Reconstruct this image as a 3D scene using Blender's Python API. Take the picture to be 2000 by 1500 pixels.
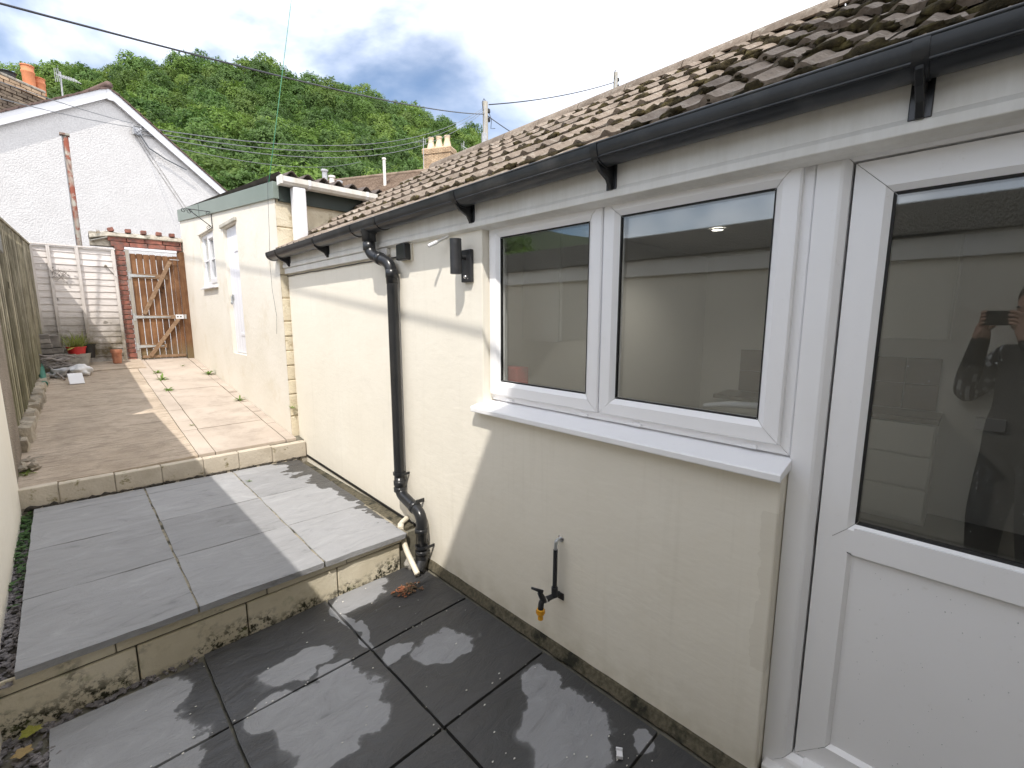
import bpy, bmesh, math, random
from mathutils import Vector, Matrix, noise as mnoise
R = math.radians
random.seed(7)
scene = bpy.context.scene
for o in list(bpy.data.objects): bpy.data.objects.remove(o)
COL = scene.collection

# ------------------------------------------------------------------ camera, sky, sun, exposure
cam_d = bpy.data.cameras.new('camera'); cam_d.sensor_width = 36.0; cam_d.lens = 16.0
cam_d.clip_start = 0.02; cam_d.clip_end = 3000
cam = bpy.data.objects.new('camera', cam_d); COL.objects.link(cam)
cam.location = (0, 0, 1.60); cam.rotation_euler = (R(90 - 8.5), 0, R(-44.4))
scene.camera = cam
S = Vector((0.515, 0.476, -1.0)).normalized()           # direction the sunlight travels
w = bpy.data.worlds.new('World'); scene.world = w; w.use_nodes = True
nt = w.node_tree; N = nt.nodes; L = nt.links; N.clear()
wo = N.new('ShaderNodeOutputWorld'); bg = N.new('ShaderNodeBackground'); bg.inputs['Strength'].default_value = 0.10
sky = N.new('ShaderNodeTexSky'); sky.sky_type = 'NISHITA'; sky.sun_disc = False
sky.sun_elevation = math.asin(-S.z); sky.sun_rotation = math.atan2(-S.x, -S.y)
sky.air_density = 1.0; sky.dust_density = 0.6; sky.ozone_density = 1.6
tc = N.new('ShaderNodeTexCoord')
mp = N.new('ShaderNodeMapping'); mp.inputs['Scale'].default_value = (1.0, 1.0, 1.45); mp.inputs['Location'].default_value = (5.3, 1.1, 2.0)
n1 = N.new('ShaderNodeTexNoise'); n1.inputs['Scale'].default_value = 1.9; n1.inputs['Detail'].default_value = 7; n1.inputs['Roughness'].default_value = 0.52
n1.inputs['Distortion'].default_value = 0.25
dot = N.new('ShaderNodeVectorMath'); dot.operation = 'DOT_PRODUCT'; dot.inputs[1].default_value = (0.45, -0.42, 0.0)
add = N.new('ShaderNodeMath'); add.operation = 'MULTIPLY_ADD'; add.inputs[1].default_value = 0.42
rmp = N.new('ShaderNodeValToRGB'); rmp.color_ramp.elements[0].position = 0.23; rmp.color_ramp.elements[1].position = 0.52
rmp.color_ramp.interpolation = 'EASE'
n2 = N.new('ShaderNodeTexNoise'); n2.inputs['Scale'].default_value = 2.3; n2.inputs['Detail'].default_value = 5
cr2 = N.new('ShaderNodeValToRGB'); cr2.color_ramp.elements[0].position = 0.36; cr2.color_ramp.elements[1].position = 0.72
cr2.color_ramp.elements[0].color = (7.0, 7.35, 8.3, 1); cr2.color_ramp.elements[1].color = (19.0, 19.2, 20.0, 1)
mix = N.new('ShaderNodeMix'); mix.data_type = 'RGBA'
L.new(tc.outputs['Generated'], mp.inputs['Vector']); L.new(mp.outputs[0], n1.inputs['Vector']); L.new(mp.outputs[0], n2.inputs['Vector'])
L.new(tc.outputs['Generated'], dot.inputs[0]); L.new(dot.outputs['Value'], add.inputs[0]); L.new(n1.outputs[0], add.inputs[2])
L.new(add.outputs[0], rmp.inputs[0]); L.new(rmp.outputs[0], mix.inputs['Factor'])
L.new(n2.outputs[0], cr2.inputs[0]); L.new(sky.outputs[0], mix.inputs[6]); L.new(cr2.outputs[0], mix.inputs[7])
L.new(mix.outputs[2], bg.inputs['Color']); L.new(bg.outputs[0], wo.inputs['Surface'])
sun_d = bpy.data.lights.new('sun', 'SUN'); sun_d.energy = 2.3; sun_d.angle = R(0.53); sun_d.color = (1.0, 0.94, 0.86)
sun = bpy.data.objects.new('sun', sun_d); COL.objects.link(sun)
sun.rotation_euler = S.to_track_quat('-Z', 'Y').to_euler(); sun.location = (-5, -5, 12)
scene.cycles.diffuse_bounces = 8; scene.cycles.max_bounces = 14; scene.cycles.transparent_max_bounces = 16
vs = scene.view_settings; vs.view_transform = 'Standard'; vs.look = 'None'; vs.exposure = 0.90; vs.gamma = 1; vs.use_curve_mapping = False

# ------------------------------------------------------------------ helpers
def link(o, parent=None):
    COL.objects.link(o)
    if parent:
        o.parent = parent
        o.matrix_parent_inverse = Matrix.Translation(-world_loc(parent))
    return o
def world_loc(o):
    v = Vector(o.location)
    return v
def tag(o, label=None, cat=None, group=None, kind=None):
    if label: o['label'] = label
    if cat: o['category'] = cat
    if group: o['group'] = group
    if kind: o['kind'] = kind
    return o
def empty(name, loc, label, cat, group=None):
    o = bpy.data.objects.new(name, None); o.location = loc; o.empty_display_size = 0.1; COL.objects.link(o)
    return tag(o, label, cat, group)
class MB:
    def __init__(s): s.v = []; s.f = []
    def add(s, vs_, fs):
        b = len(s.v); s.v += [tuple(p) for p in vs_]; s.f += [tuple(b + i for i in f) for f in fs]; return s
    def box(s, x0, x1, y0, y1, z0, z1, M=None):
        vs_ = [Vector((x, y, z)) for x in (x0, x1) for y in (y0, y1) for z in (z0, z1)]
        if M is not None: vs_ = [M @ p for p in vs_]
        return s.add(vs_, [(0,1,3,2),(4,6,7,5),(0,4,5,1),(2,3,7,6),(0,2,6,4),(1,5,7,3)])
    def prism(s, poly, d0, d1, axis='x'):
        n = len(poly)
        def P(a, b, d): return {'x': (d, a, b), 'y': (a, d, b), 'z': (a, b, d)}[axis]
        vs_ = [P(a, b, d0) for a, b in poly] + [P(a, b, d1) for a, b in poly]
        fs = [tuple(range(n))[::-1], tuple(range(n, 2*n))] + [(i, (i+1) % n, n+(i+1) % n, n+i) for i in range(n)]
        return s.add(vs_, fs)
    def tube(s, pts, r, n=8, caps=True):
        pts = [Vector(p) for p in pts]; m = len(pts)
        rs = r if isinstance(r, (list, tuple)) else [r]*m
        rings = []; up = None
        for i, p in enumerate(pts):
            t = (pts[min(i+1, m-1)] - pts[max(i-1, 0)])
            if t.length < 1e-9: t = Vector((0, 0, 1))
            t.normalize()
            if up is None:
                up = Vector((0, 0, 1)) if abs(t.z) < 0.9 else Vector((1, 0, 0))
            a = t.cross(up)
            if a.length < 1e-6: a = t.orthogonal()
            a.normalize(); b = a.cross(t).normalized(); up = b
            rings.append([p + (a*math.cos(k*2*math.pi/n) + b*math.sin(k*2*math.pi/n))*rs[i] for k in range(n)])
        vs_ = [q for r_ in rings for q in r_]
        fs = [(i*n+k, i*n+(k+1) % n, (i+1)*n+(k+1) % n, (i+1)*n+k) for i in range(m-1) for k in range(n)]
        if caps: fs += [tuple(range(n))[::-1], tuple((m-1)*n+k for k in range(n))]
        return s.add(vs_, fs)
    def lathe(s, prof, c, n=20, axis=(0, 0, 1)):
        c = Vector(c); ax = Vector(axis).normalized(); a = ax.orthogonal().normalized(); b = ax.cross(a)
        m = len(prof); vs_ = [c + ax*h + (a*math.cos(k*2*math.pi/n) + b*math.sin(k*2*math.pi/n))*r for r, h in prof for k in range(n)]
        fs = [(i*n+k, i*n+(k+1) % n, (i+1)*n+(k+1) % n, (i+1)*n+k) for i in range(m-1) for k in range(n)]
        return s.add(vs_, fs)
    def blob(s, c, rx, ry, rz, sub=1, jit=0.25, seed=0):
        bm = bmesh.new(); bmesh.ops.create_icosphere(bm, subdivisions=sub, radius=1.0)
        rnd = random.Random(seed); off = Vector((rnd.random()*50, rnd.random()*50, rnd.random()*50))
        vs_ = []
        for q in bm.verts:
            k = 1 + jit*mnoise.noise(q.co*1.7 + off)*1.6
            vs_.append((c[0]+q.co.x*rx*k, c[1]+q.co.y*ry*k, c[2]+q.co.z*rz*k))
        fs = [tuple(v.index for v in f.verts) for f in bm.faces]; bm.free()
        return s.add(vs_, fs)
    def mesh(s, name, mat, smooth=False):
        me = bpy.data.meshes.new(name); me.from_pydata(s.v, [], s.f); me.validate()
        bm = bmesh.new(); bm.from_mesh(me); bmesh.ops.recalc_face_normals(bm, faces=bm.faces[:]); bm.to_mesh(me); bm.free()
        if mat: me.materials.append(mat)
        if smooth:
            for p in me.polygons: p.use_smooth = True
        return me
    def build(s, name, mat, parent=None, smooth=False, bevel=0, auto=None, kind=None):
        o = bpy.data.objects.new(name, s.mesh(name, mat, smooth)); link(o, parent)
        if bevel:
            b = o.modifiers.new('bevel', 'BEVEL'); b.width = bevel; b.segments = 2; b.limit_method = 'ANGLE'; b.angle_limit = R(40)
        if auto is not None:
            for p in o.data.polygons: p.use_smooth = True
            o.data.set_sharp_from_angle(angle=R(auto))
        if kind: o['kind'] = kind
        return o
def inst(name, me, parent, M):
    o = bpy.data.objects.new(name, me); COL.objects.link(o)
    if parent:
        o.parent = parent; o.matrix_parent_inverse = Matrix.Translation(-world_loc(parent))
    o.matrix_basis = M
    return o
def arc(c, r, a0, a1, n, plane='xz'):
    out = []
    for i in range(n+1):
        a = R(a0 + (a1-a0)*i/n); u, v = r*math.cos(a), r*math.sin(a)
        out.append({'xz': (c[0]+u, c[1], c[2]+v), 'yz': (c[0], c[1]+u, c[2]+v), 'xy': (c[0]+u, c[1]+v, c[2])}[plane])
    return out
def smooth_path(pts, rad=0.05, n=5):
    pts = [Vector(p) for p in pts]; out = [pts[0]]
    for i in range(1, len(pts)-1):
        a = (pts[i-1]-pts[i]); b = (pts[i+1]-pts[i]); d = min(rad, a.length*0.45, b.length*0.45)
        p0 = pts[i]+a.normalized()*d; p2 = pts[i]+b.normalized()*d
        for k in range(n+1):
            t = k/n; out.append(p0*(1-t)**2 + pts[i]*2*t*(1-t) + p2*t*t)
    out.append(pts[-1]); return out

# ------------------------------------------------------------------ materials
class Mat:
    def __init__(s, name, rough=0.7, spec=0.5, metal=0.0):
        s.m = bpy.data.materials.new(name); s.m.use_nodes = True; s.t = s.m.node_tree
        s.b = s.t.nodes['Principled BSDF']; s.b.inputs['Roughness'].default_value = rough
        s.b.inputs['Specular IOR Level'].default_value = spec; s.b.inputs['Metallic'].default_value = metal
        g = s.t.nodes.new('ShaderNodeNewGeometry'); s.pos = g.outputs['Position']; s.geo = g
        s.col = None; s.bmp = None
    def n(s, typ, **kw):
        q = s.t.nodes.new(typ)
        for k, v in kw.items(): setattr(q, k, v)
        return q
    def lk(s, a, b): s.t.links.new(a, b)
    def vec(s, stretch=(1, 1, 1), rot=(0, 0, 0), src=None):
        m = s.n('ShaderNodeMapping'); m.inputs['Scale'].default_value = stretch; m.inputs['Rotation'].default_value = rot
        s.lk(src or s.pos, m.inputs['Vector']); return m.outputs[0]
    def noise(s, scale, detail=5, rough=0.55, stretch=None, dist=0, src=None, rot=(0, 0, 0)):
        q = s.n('ShaderNodeTexNoise'); q.inputs['Scale'].default_value = scale; q.inputs['Detail'].default_value = detail
        q.inputs['Roughness'].default_value = rough; q.inputs['Distortion'].default_value = dist
        s.lk(s.vec(stretch, rot, src) if stretch else (src or s.pos), q.inputs['Vector']); return q.outputs[0]
    def ramp(s, fac, stops, interp='LINEAR'):
        q = s.n('ShaderNodeValToRGB'); e = q.color_ramp; e.interpolation = interp
        while len(e.elements) < len(stops): e.elements.new(0.5)
        for el, (p, c) in zip(e.elements, stops):
            el.position = p; el.color = (c, c, c, 1) if isinstance(c, (int, float)) else (*c, 1)
        s.lk(fac, q.inputs[0]); return q.outputs[0]
    def math(s, op, a, b=None, clamp=False):
        q = s.n('ShaderNodeMath', operation=op); q.use_clamp = clamp
        for i, x in enumerate((a, b)):
            if x is None: continue
            if isinstance(x, (int, float)): q.inputs[i].default_value = x
            else: s.lk(x, q.inputs[i])
        return q.outputs[0]
    def mix(s, fac, a, b, blend='MIX'):
        q = s.n('ShaderNodeMix', data_type='RGBA', blend_type=blend)
        for i, x in ((0, fac), (6, a), (7, b)):
            if isinstance(x, (int, float)): q.inputs[i].default_value = x
            elif isinstance(x, tuple): q.inputs[i].default_value = (*x, 1)
            else: s.lk(x, q.inputs[i])
        return q.outputs[2]
    def rand(s, lo, hi):
        q = s.n('ShaderNodeObjectInfo'); r = s.n('ShaderNodeMapRange'); s.lk(q.outputs['Random'], r.inputs[0])
        r.inputs[3].default_value = lo; r.inputs[4].default_value = hi; return r.outputs[0]
    def mulv(s, col, val):
        q = s.n('ShaderNodeVectorMath', operation='SCALE'); s.lk(col, q.inputs[0])
        if isinstance(val, (int, float)): q.inputs['Scale'].default_value = val
        else: s.lk(val, q.inputs['Scale'])
        return q.outputs[0]
    def base(s, c):
        if isinstance(c, tuple): s.b.inputs['Base Color'].default_value = (*c, 1)
        else: s.lk(c, s.b.inputs['Base Color'])
        s.col = c; return s
    def bump(s, h, strength=0.3, dist=0.01):
        q = s.n('ShaderNodeBump'); q.inputs['Strength'].default_value = strength; q.inputs['Distance'].default_value = dist
        s.lk(h, q.inputs['Height'])
        if s.bmp: s.lk(s.bmp, q.inputs['Normal'])
        s.bmp = q.outputs[0]; s.lk(s.bmp, s.b.inputs['Normal']); return s
    def rough(s, v): s.lk(v, s.b.inputs['Roughness']); return s
    def xyz(s):
        q = s.n('ShaderNodeSeparateXYZ'); s.lk(s.pos, q.inputs[0]); return q.outputs
def simple(name, c1, c2=None, rough=0.6, scale=8, bump=0, bscale=60, bdist=0.004, spec=0.5, metal=0, stretch=None, rnd=0, detail=6, dirt=None):
    m = Mat(name, rough, spec, metal)
    if c2 is None: c = m.mix(1.0, c1, c1)
    else: c = m.ramp(m.noise(scale, detail, stretch=stretch), [(0.32, c1), (0.68, c2)])
    if dirt:
        dc, dsc, lo, hi = dirt
        c = m.mix(m.ramp(m.noise(dsc, 8, 0.65), [(lo, 0), (hi, 1)]), c, dc)
    if rnd: c = m.mulv(c, m.rand(1-rnd, 1+rnd))
    m.base(c)
    if bump: m.bump(m.noise(bscale, 6, 0.6, stretch=stretch), bump, bdist)
    return m.m

def m_render():
    m = Mat('cream_render', 0.82, 0.3)
    c = m.ramp(m.noise(1.3, 5), [(0.3, (0.80, 0.755, 0.655)), (0.7, (0.835, 0.795, 0.70))])
    c = m.mix(m.math('MULTIPLY', m.ramp(m.noise(5, 9, 0.7), [(0.55, 0), (0.8, 1)]), 0.35), c, (0.71, 0.67, 0.58))
    # damp patch and rain splash near the foot of the wall
    x, y, z = m.xyz()
    foot = m.math('MULTIPLY', m.math('SUBTRACT', 1.0, m.math('MULTIPLY', z, 4.5), True), m.ramp(m.noise(9, 6), [(0.35, 0), (0.65, 1)]))
    c = m.mix(m.math('MULTIPLY', foot, 0.55), c, (0.52, 0.47, 0.35))
    strk = m.ramp(m.noise(5, 6, 0.6, stretch=(1, 5.5, 0.28)), [(0.55, 0), (0.75, 1)])
    c = m.mix(m.math('MULTIPLY', strk, 0.22), c, (0.64, 0.60, 0.50))
    rp_ = m.ramp(m.noise(0.9, 3, 0.5, dist=0.8), [(0.52, 0), (0.54, 1)])
    c = m.mix(m.math('MULTIPLY', rp_, 0.10), c, (0.70, 0.64, 0.52))
    edge = m.math('ADD', y, m.math('MULTIPLY', m.noise(4, 5), -0.16))
    damp = m.math('MULTIPLY', m.math('MULTIPLY', m.math('LESS_THAN', edge, 0.36), m.math('LESS_THAN', z, 0.98)), m.math('MULTIPLY', m.math('GREATER_THAN', z, 0.42), m.math('GREATER_THAN', x, 1.5)))
    c = m.mix(m.math('MULTIPLY', damp, 0.22), c, (0.55, 0.50, 0.40))
    m.base(c)
    m.bump(m.noise(3.2, 4), 0.20, 0.03)
    m.bump(m.noise(14, 7, 0.6, stretch=(1, 0.6, 2.0), dist=0.8), 0.13, 0.008); m.bump(m.noise(60, 4, 0.55), 0.10, 0.003); return m.m
def m_slab():
    m = Mat('riven_slate', 0.6, 0.5)
    st = m.noise(4.2, 10, 0.66, stretch=(1.0, 2.6, 2.0), dist=1.1)
    fine = m.noise(110, 4, 0.6)
    dry = m.ramp(st, [(0.26, (0.16, 0.161, 0.167)), (0.40, (0.26, 0.263, 0.27)), (0.6, (0.30, 0.303, 0.312)), (0.78, (0.37, 0.375, 0.385))])
    dry = m.mix(m.math('MULTIPLY', m.ramp(m.noise(1.7, 5), [(0.4, 0), (0.7, 1)]), 0.35), dry, (0.31, 0.315, 0.33))
    dry = m.mulv(dry, m.rand(0.9, 1.1))
    dry = m.mix(m.ramp(fine, [(0.68, 0), (0.8, 0.5)]), dry, (0.45, 0.45, 0.45))
    wet = m.mulv(dry, 0.20)
    # water: dries out in patches. distorted position
    nz = m.n('ShaderNodeTexNoise'); nz.inputs['Scale'].default_value = 5.5; nz.inputs['Detail'].default_value = 5; m.lk(m.pos, nz.inputs['Vector'])
    off = m.n('ShaderNodeVectorMath', operation='MULTIPLY_ADD'); m.lk(nz.outputs['Color'], off.inputs[0]); off.inputs[1].default_value = (0.26, 0.26, 0); m.lk(m.pos, off.inputs[2])
    DX = 0.13
    patches = [(0.62, 1.70, 0.23, 0.21), (0.45, 1.86, 0.12, 0.10), (0.72, 1.86, 0.10, 0.09), (0.55, 1.53, 0.13, 0.10), (1.17, 1.68, 0.15, 0.11), (1.0, 1.78, 0.08, 0.04), (1.25, 1.02, 0.19, 0.16), (1.36, 1.19, 0.09, 0.12),
               (1.21, 0.88, 0.15, 0.14), (1.42, 0.74, 0.06, 0.06), (0.62, 2.02, 0.17, 0.075), (1.08, 2.36, 0.19, 0.11), (0.92, 2.15, 0.035, 0.28),
               (-0.12, 2.0, 0.36, 0.5), (0.06, 2.25, 0.17, 0.2), (0.1, 1.86, 0.14, 0.12), (0.02, 1.5, 0.24, 0.22)]
    acc = None
    sp = m.n('ShaderNodeSeparateXYZ'); m.lk(off.outputs[0], sp.inputs[0])
    for px, py, rx, ry in patches:
        dx = m.math('DIVIDE', m.math('SUBTRACT', sp.outputs[0], px+DX), rx); dy = m.math('DIVIDE', m.math('SUBTRACT', sp.outputs[1], py+DX), ry)
        d = m.math('ADD', m.math('MULTIPLY', dx, dx), m.math('MULTIPLY', dy, dy))
        acc = d if acc is None else m.math('MINIMUM', acc, d)
    acc = m.math('ADD', acc, m.math('MULTIPLY', m.noise(22, 6, 0.7), 0.45))
    low = m.ramp(m.math('MULTIPLY', acc, 0.5), [(0.52, 0), (0.555, 0.75), (0.64, 1)])         # 1 = wet
    # upper terrace: only a damp margin by the wall
    x, y, z = m.xyz()
    e = m.math('ADD', m.math('SUBTRACT', x, m.math('MULTIPLY', m.math('SUBTRACT', 3.3, y), 0.10)), m.math('MULTIPLY', m.noise(4.5, 6, 0.55, stretch=(1, 1.6, 1)), 0.50))
    up = m.math('MULTIPLY', m.ramp(e, [(0.0, 0), (1.0, 1)]), 1.0)
    up = m.math('GREATER_THAN', e, 1.62)
    isup = m.math('GREATER_THAN', z, 0.12)
    wetf = m.math('ADD', m.math('MULTIPLY', isup, up), m.math('MULTIPLY', m.math('SUBTRACT', 1.0, isup), low), True)
    m.base(m.mix(wetf, dry, wet))
    rr = m.ramp(wetf, [(0, 0.75), (1, 0.30)]); m.rough(m.math('ADD', rr, m.math('MULTIPLY', m.ramp(st, [(0.3, 0), (0.7, 1)]), 0.12)))
    rg = m.n('ShaderNodeTexNoise', noise_type='RIDGED_MULTIFRACTAL'); rg.inputs['Scale'].default_value = 2.6; rg.inputs['Detail'].default_value = 6; m.lk(m.vec((1.0, 2.4, 1.0), (0, 0, 0.25)), rg.inputs['Vector'])
    m.bump(rg.outputs[0], 0.35, 0.012); m.bump(st, 0.8, 0.015); m.bump(m.noise(26, 5, 0.6, stretch=(1, 2.5, 1)), 0.25, 0.004); m.bump(fine, 0.12, 0.002); return m.m
def m_path(name, c1, c2, ripple):
    m = Mat(name, 0.85, 0.3)
    c = m.ramp(m.noise(2.2, 8, 0.6), [(0.3, c1), (0.7, c2)])
    c = m.mix(m.math('MULTIPLY', m.ramp(m.noise(4.5, 9, 0.72), [(0.48, 0), (0.70, 1)]), 0.6), c, tuple(v*0.62 for v in c1))
    c = m.mix(m.math('MULTIPLY', m.ramp(m.noise(1.1, 6, 0.6, stretch=(2, 1, 1)), [(0.5, 0), (0.66, 1)]), 0.35), c, tuple(v*0.7 for v in c1))
    c = m.mix(m.ramp(m.noise(150, 3), [(0.62, 0), (0.75, 0.35)]), c, tuple(v*0.5 for v in c1))
    rp = m.noise(5.5, 8, 0.68, stretch=(0.9, 5.0, 1), dist=0.5)
    if ripple:
        c = m.mix(m.math('MULTIPLY', m.ramp(rp, [(0.36, 1), (0.50, 0)]), 0.6), c, tuple(v*0.5 for v in c1))
    m.base(c)
    if ripple: m.bump(rp, 0.8, 0.03)
    m.bump(m.noise(90, 5, 0.65), 0.35, 0.004); return m.m
def m_block():
    m = Mat('mossy_painted_block', 0.85, 0.3)
    c = m.ramp(m.noise(4, 7), [(0.3, (0.56, 0.50, 0.37)), (0.7, (0.71, 0.65, 0.52))])
    c = m.mix(m.ramp(m.noise(6, 8, 0.7), [(0.55, 0), (0.70, 0.55)]), c, (0.34, 0.29, 0.16))
    x, y, z = m.xyz()
    low = m.math('MULTIPLY', m.math('SUBTRACT', 0.10, z), 9.0, True)
    sp = m.ramp(m.noise(38, 7, 0.7), [(0.46, 0), (0.56, 1)])
    dm = m.ramp(m.math('ADD', m.noise(5, 6), m.math('MULTIPLY', low, 0.26)), [(0.585, 0), (0.77, 1)])
    near = m.math('LESS_THAN', y, 3.5)
    c = m.mix(m.math('MULTIPLY', m.math('MULTIPLY', sp, dm), near), c, (0.035, 0.033, 0.02))
    c = m.mix(m.math('MULTIPLY', m.ramp(m.noise(7, 6), [(0.6, 0), (0.72, 1)]), 0.6), c, (0.16, 0.19, 0.05))
    m.base(c); m.bump(m.noise(70, 6, 0.65), 0.55, 0.006); m.bump(m.noise(9, 4), 0.4, 0.012); return m.m
def m_tile():
    m = Mat('weathered_concrete_tile', 0.9, 0.25)
    c = m.ramp(m.noise(7, 8, 0.65), [(0.3, (0.15, 0.118, 0.092)), (0.55, (0.245, 0.20, 0.16)), (0.75, (0.33, 0.285, 0.235))])
    c = m.mix(m.ramp(m.noise(60, 5, 0.7), [(0.5, 0), (0.7, 0.8)]), c, (0.10, 0.08, 0.06))
    c = m.mix(m.math('MULTIPLY', m.ramp(m.noise(24, 6), [(0.58, 0), (0.7, 1)]), 0.6), c, (0.40, 0.375, 0.32))
    c = m.mulv(c, m.rand(0.82, 1.15)); m.base(c)
    m.bump(m.noise(75, 6, 0.7), 0.6, 0.006); return m.m
def m_moss():
    m = Mat('roof_moss', 0.95, 0.1)
    c = m.ramp(m.noise(25, 6), [(0.28, (0.030, 0.026, 0.016)), (0.5, (0.065, 0.052, 0.030)), (0.66, (0.12, 0.10, 0.045)), (0.8, (0.20, 0.16, 0.07))])
    m.base(c); m.bump(m.noise(130, 5, 0.7), 1.0, 0.012); return m.m
def m_upvc():
    m = Mat('white_upvc', 0.32, 0.5)
    c = m.mix(m.math('MULTIPLY', m.ramp(m.noise(3.5, 7, 0.6), [(0.5, 0), (0.8, 1)]), 0.2), (0.90, 0.90, 0.915), (0.80, 0.79, 0.78))
    c = m.mix(m.math('MULTIPLY', m.ramp(m.noise(30, 6, 0.75), [(0.62, 0), (0.76, 1)]), 0.30), c, (0.55, 0.53, 0.48))
    m.base(c); m.bump(m.noise(6, 2), 0.05, 0.01); return m.m
def m_fascia():
    m = Mat('weathered_white_fascia', 0.4, 0.5)
    c = m.ramp(m.noise(6, 8, 0.7, stretch=(1, 1, 0.22)), [(0.35, (0.80, 0.79, 0.76)), (0.75, (0.62, 0.60, 0.55))])
    m.base(c); return m.m
def m_wood(name, c1, c2, stretch, rnd=0.15, knots=True, green=None, rough=0.8, sc=9):
    m = Mat(name, rough, 0.25)
    g = m.noise(sc, 8, 0.65, stretch=stretch, dist=0.8)
    c = m.ramp(g, [(0.3, c1), (0.7, c2)])
    if rnd > 0.2: c = m.mix(m.math('MULTIPLY', m.ramp(m.noise(3.3, 6, 0.6), [(0.42, 0), (0.62, 1)]), 0.6), c, tuple(v*0.8 for v in c1))
    if knots: c = m.mix(m.ramp(m.noise(7.5, 2), [(0.69, 0), (0.74, 0.85)]), c, tuple(v*0.35 for v in c1))
    if green:
        gc, ztop, k = green
        x, y, z = m.xyz()
        f = m.math('MULTIPLY', m.math('SUBTRACT', ztop, z), k, True)
        c = m.mix(m.math('MULTIPLY', f, m.ramp(m.noise(4.5, 7, 0.7), [(0.3, 0.25), (0.6, 1)])), c, gc)
    c = m.mulv(c, m.rand(1-rnd, 1+rnd)); m.base(c); m.bump(g, 0.5, 0.004); return m.m
def m_leaf(name, c1, c2, tr=0.35, sc=0.12, rnd=0.12, hues=None):
    m = Mat(name, 0.6, 0.25)
    c = m.ramp(m.noise(sc, 4), [(0.32, c1), (0.68, c2)])
    c = m.mix(m.ramp(m.noise(sc*9, 3), [(0.35, 0.0), (0.7, 0.45)]), c, tuple(v*1.5 for v in c2))
    if hues:
        oi = m.n('ShaderNodeObjectInfo'); h_ = m.ramp(oi.outputs['Random'], [(i_/(len(hues)-1), q) for i_, q in enumerate(hues)], 'CONSTANT'); c = m.mix(1.0, c, h_, 'MULTIPLY')
    c = m.mulv(c, m.rand(1-rnd, 1+rnd)); m.base(c)
    t = m.n('ShaderNodeBsdfTranslucent'); mx = m.n('ShaderNodeMixShader'); mx.inputs[0].default_value = tr
    m.lk(m.mulv(c, 1.25), t.inputs[0]); out = m.t.nodes['Material Output']
    m.lk(m.b.outputs[0], mx.inputs[1]); m.lk(t.outputs[0], mx.inputs[2]); m.lk(mx.outputs[0], out.inputs[0]); return m.m
def m_glass():
    m = Mat('window_glass')
    g = m.n('ShaderNodeBsdfGlossy'); g.inputs['Roughness'].default_value = 0.0; g.inputs['Color'].default_value = (0.95, 0.97, 0.97, 1)
    t = m.n('ShaderNodeBsdfTransparent'); t.inputs['Color'].default_value = (0.93, 0.935, 0.93, 1)
    f = m.n('ShaderNodeFresnel'); io = m.n('ShaderNodeMapRange'); m.lk(m.geo.outputs['Backfacing'], io.inputs[0]); io.inputs[3].default_value = 1.72; io.inputs[4].default_value = 1/1.72; m.lk(io.outputs[0], f.inputs['IOR'])
    mx = m.n('ShaderNodeMixShader'); m.lk(f.outputs[0], mx.inputs[0]); m.lk(t.outputs[0], mx.inputs[1]); m.lk(g.outputs[0], mx.inputs[2])
    m.lk(mx.outputs[0], m.t.nodes['Material Output'].inputs[0]); return m.m
def m_pebbledash(name, c1, c2, sc=55, st=1.0, dk=0.6):
    m = Mat(name, 0.9, 0.2)
    v = m.n('ShaderNodeTexVoronoi'); v.inputs['Scale'].default_value = sc; m.lk(m.pos, v.inputs['Vector'])
    c = m.ramp(m.noise(2.5, 6), [(0.3, c1), (0.7, c2)])
    c = m.mix(m.ramp(v.outputs['Distance'], [(0.3, 0), (0.7, 0.5)]), c, tuple(q*dk for q in c1))
    m.base(c); m.bump(m.math('SUBTRACT', 1.0, v.outputs['Distance']), st, 0.012); return m.m

RENDER = m_render(); SLAB = m_slab(); BLOCK = m_block(); TILE = m_tile(); MOSS = m_moss(); UPVC = m_upvc(); FASCIA = m_fascia(); GLASS = m_glass()
PATH_BROWN = m_path('brushed_brown_concrete', (0.45, 0.365, 0.28), (0.58, 0.485, 0.385), True)
PATH_PINK = m_path('smooth_pinkish_concrete', (0.43, 0.365, 0.305), (0.51, 0.44, 0.375), False)
BLACK = simple('black_plastic', (0.014, 0.015, 0.017), (0.022, 0.023, 0.025), rough=0.28, scale=6)
BLACK_DUSTY = simple('black_gutter_plastic', (0.016, 0.018, 0.021), (0.032, 0.035, 0.04), rough=0.36, scale=5, stretch=(1, 1, 0.4), dirt=((0.075, 0.073, 0.07), 6, 0.52, 0.78))
BLACK_MATT = simple('black_powder_coat', (0.02, 0.021, 0.024), (0.03, 0.031, 0.034), rough=0.5, scale=40, bump=0.05)
RUBBER = simple('black_seal', (0.012, 0.012, 0.012), rough=0.6)
PEBBLE = m_pebbledash('brown_pebbledash', (0.24, 0.20, 0.16), (0.40, 0.35, 0.29), 75)
PEBBLE_GREY = m_pebbledash('grey_pebbledash', (0.20, 0.195, 0.18), (0.30, 0.29, 0.27), 75)
WHITE_DASH = m_pebbledash('white_roughcast', (0.66, 0.645, 0.63), (0.73, 0.715, 0.70), 40, 0.40, 0.85)
MORTAR = simple('dark_mortar', (0.10, 0.095, 0.075), (0.20, 0.185, 0.14), scale=14, bump=0.5, bscale=90, rough=0.9)
SOIL = simple('dark_grit', (0.028, 0.025, 0.02), (0.07, 0.06, 0.05), scale=30, bump=0.9, bscale=80, bdist=0.01, rough=0.95)
GRAVEL = simple('slate_chippings', (0.08, 0.075, 0.078), (0.24, 0.22, 0.22), scale=45, rough=0.8, bump=0.2)
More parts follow.
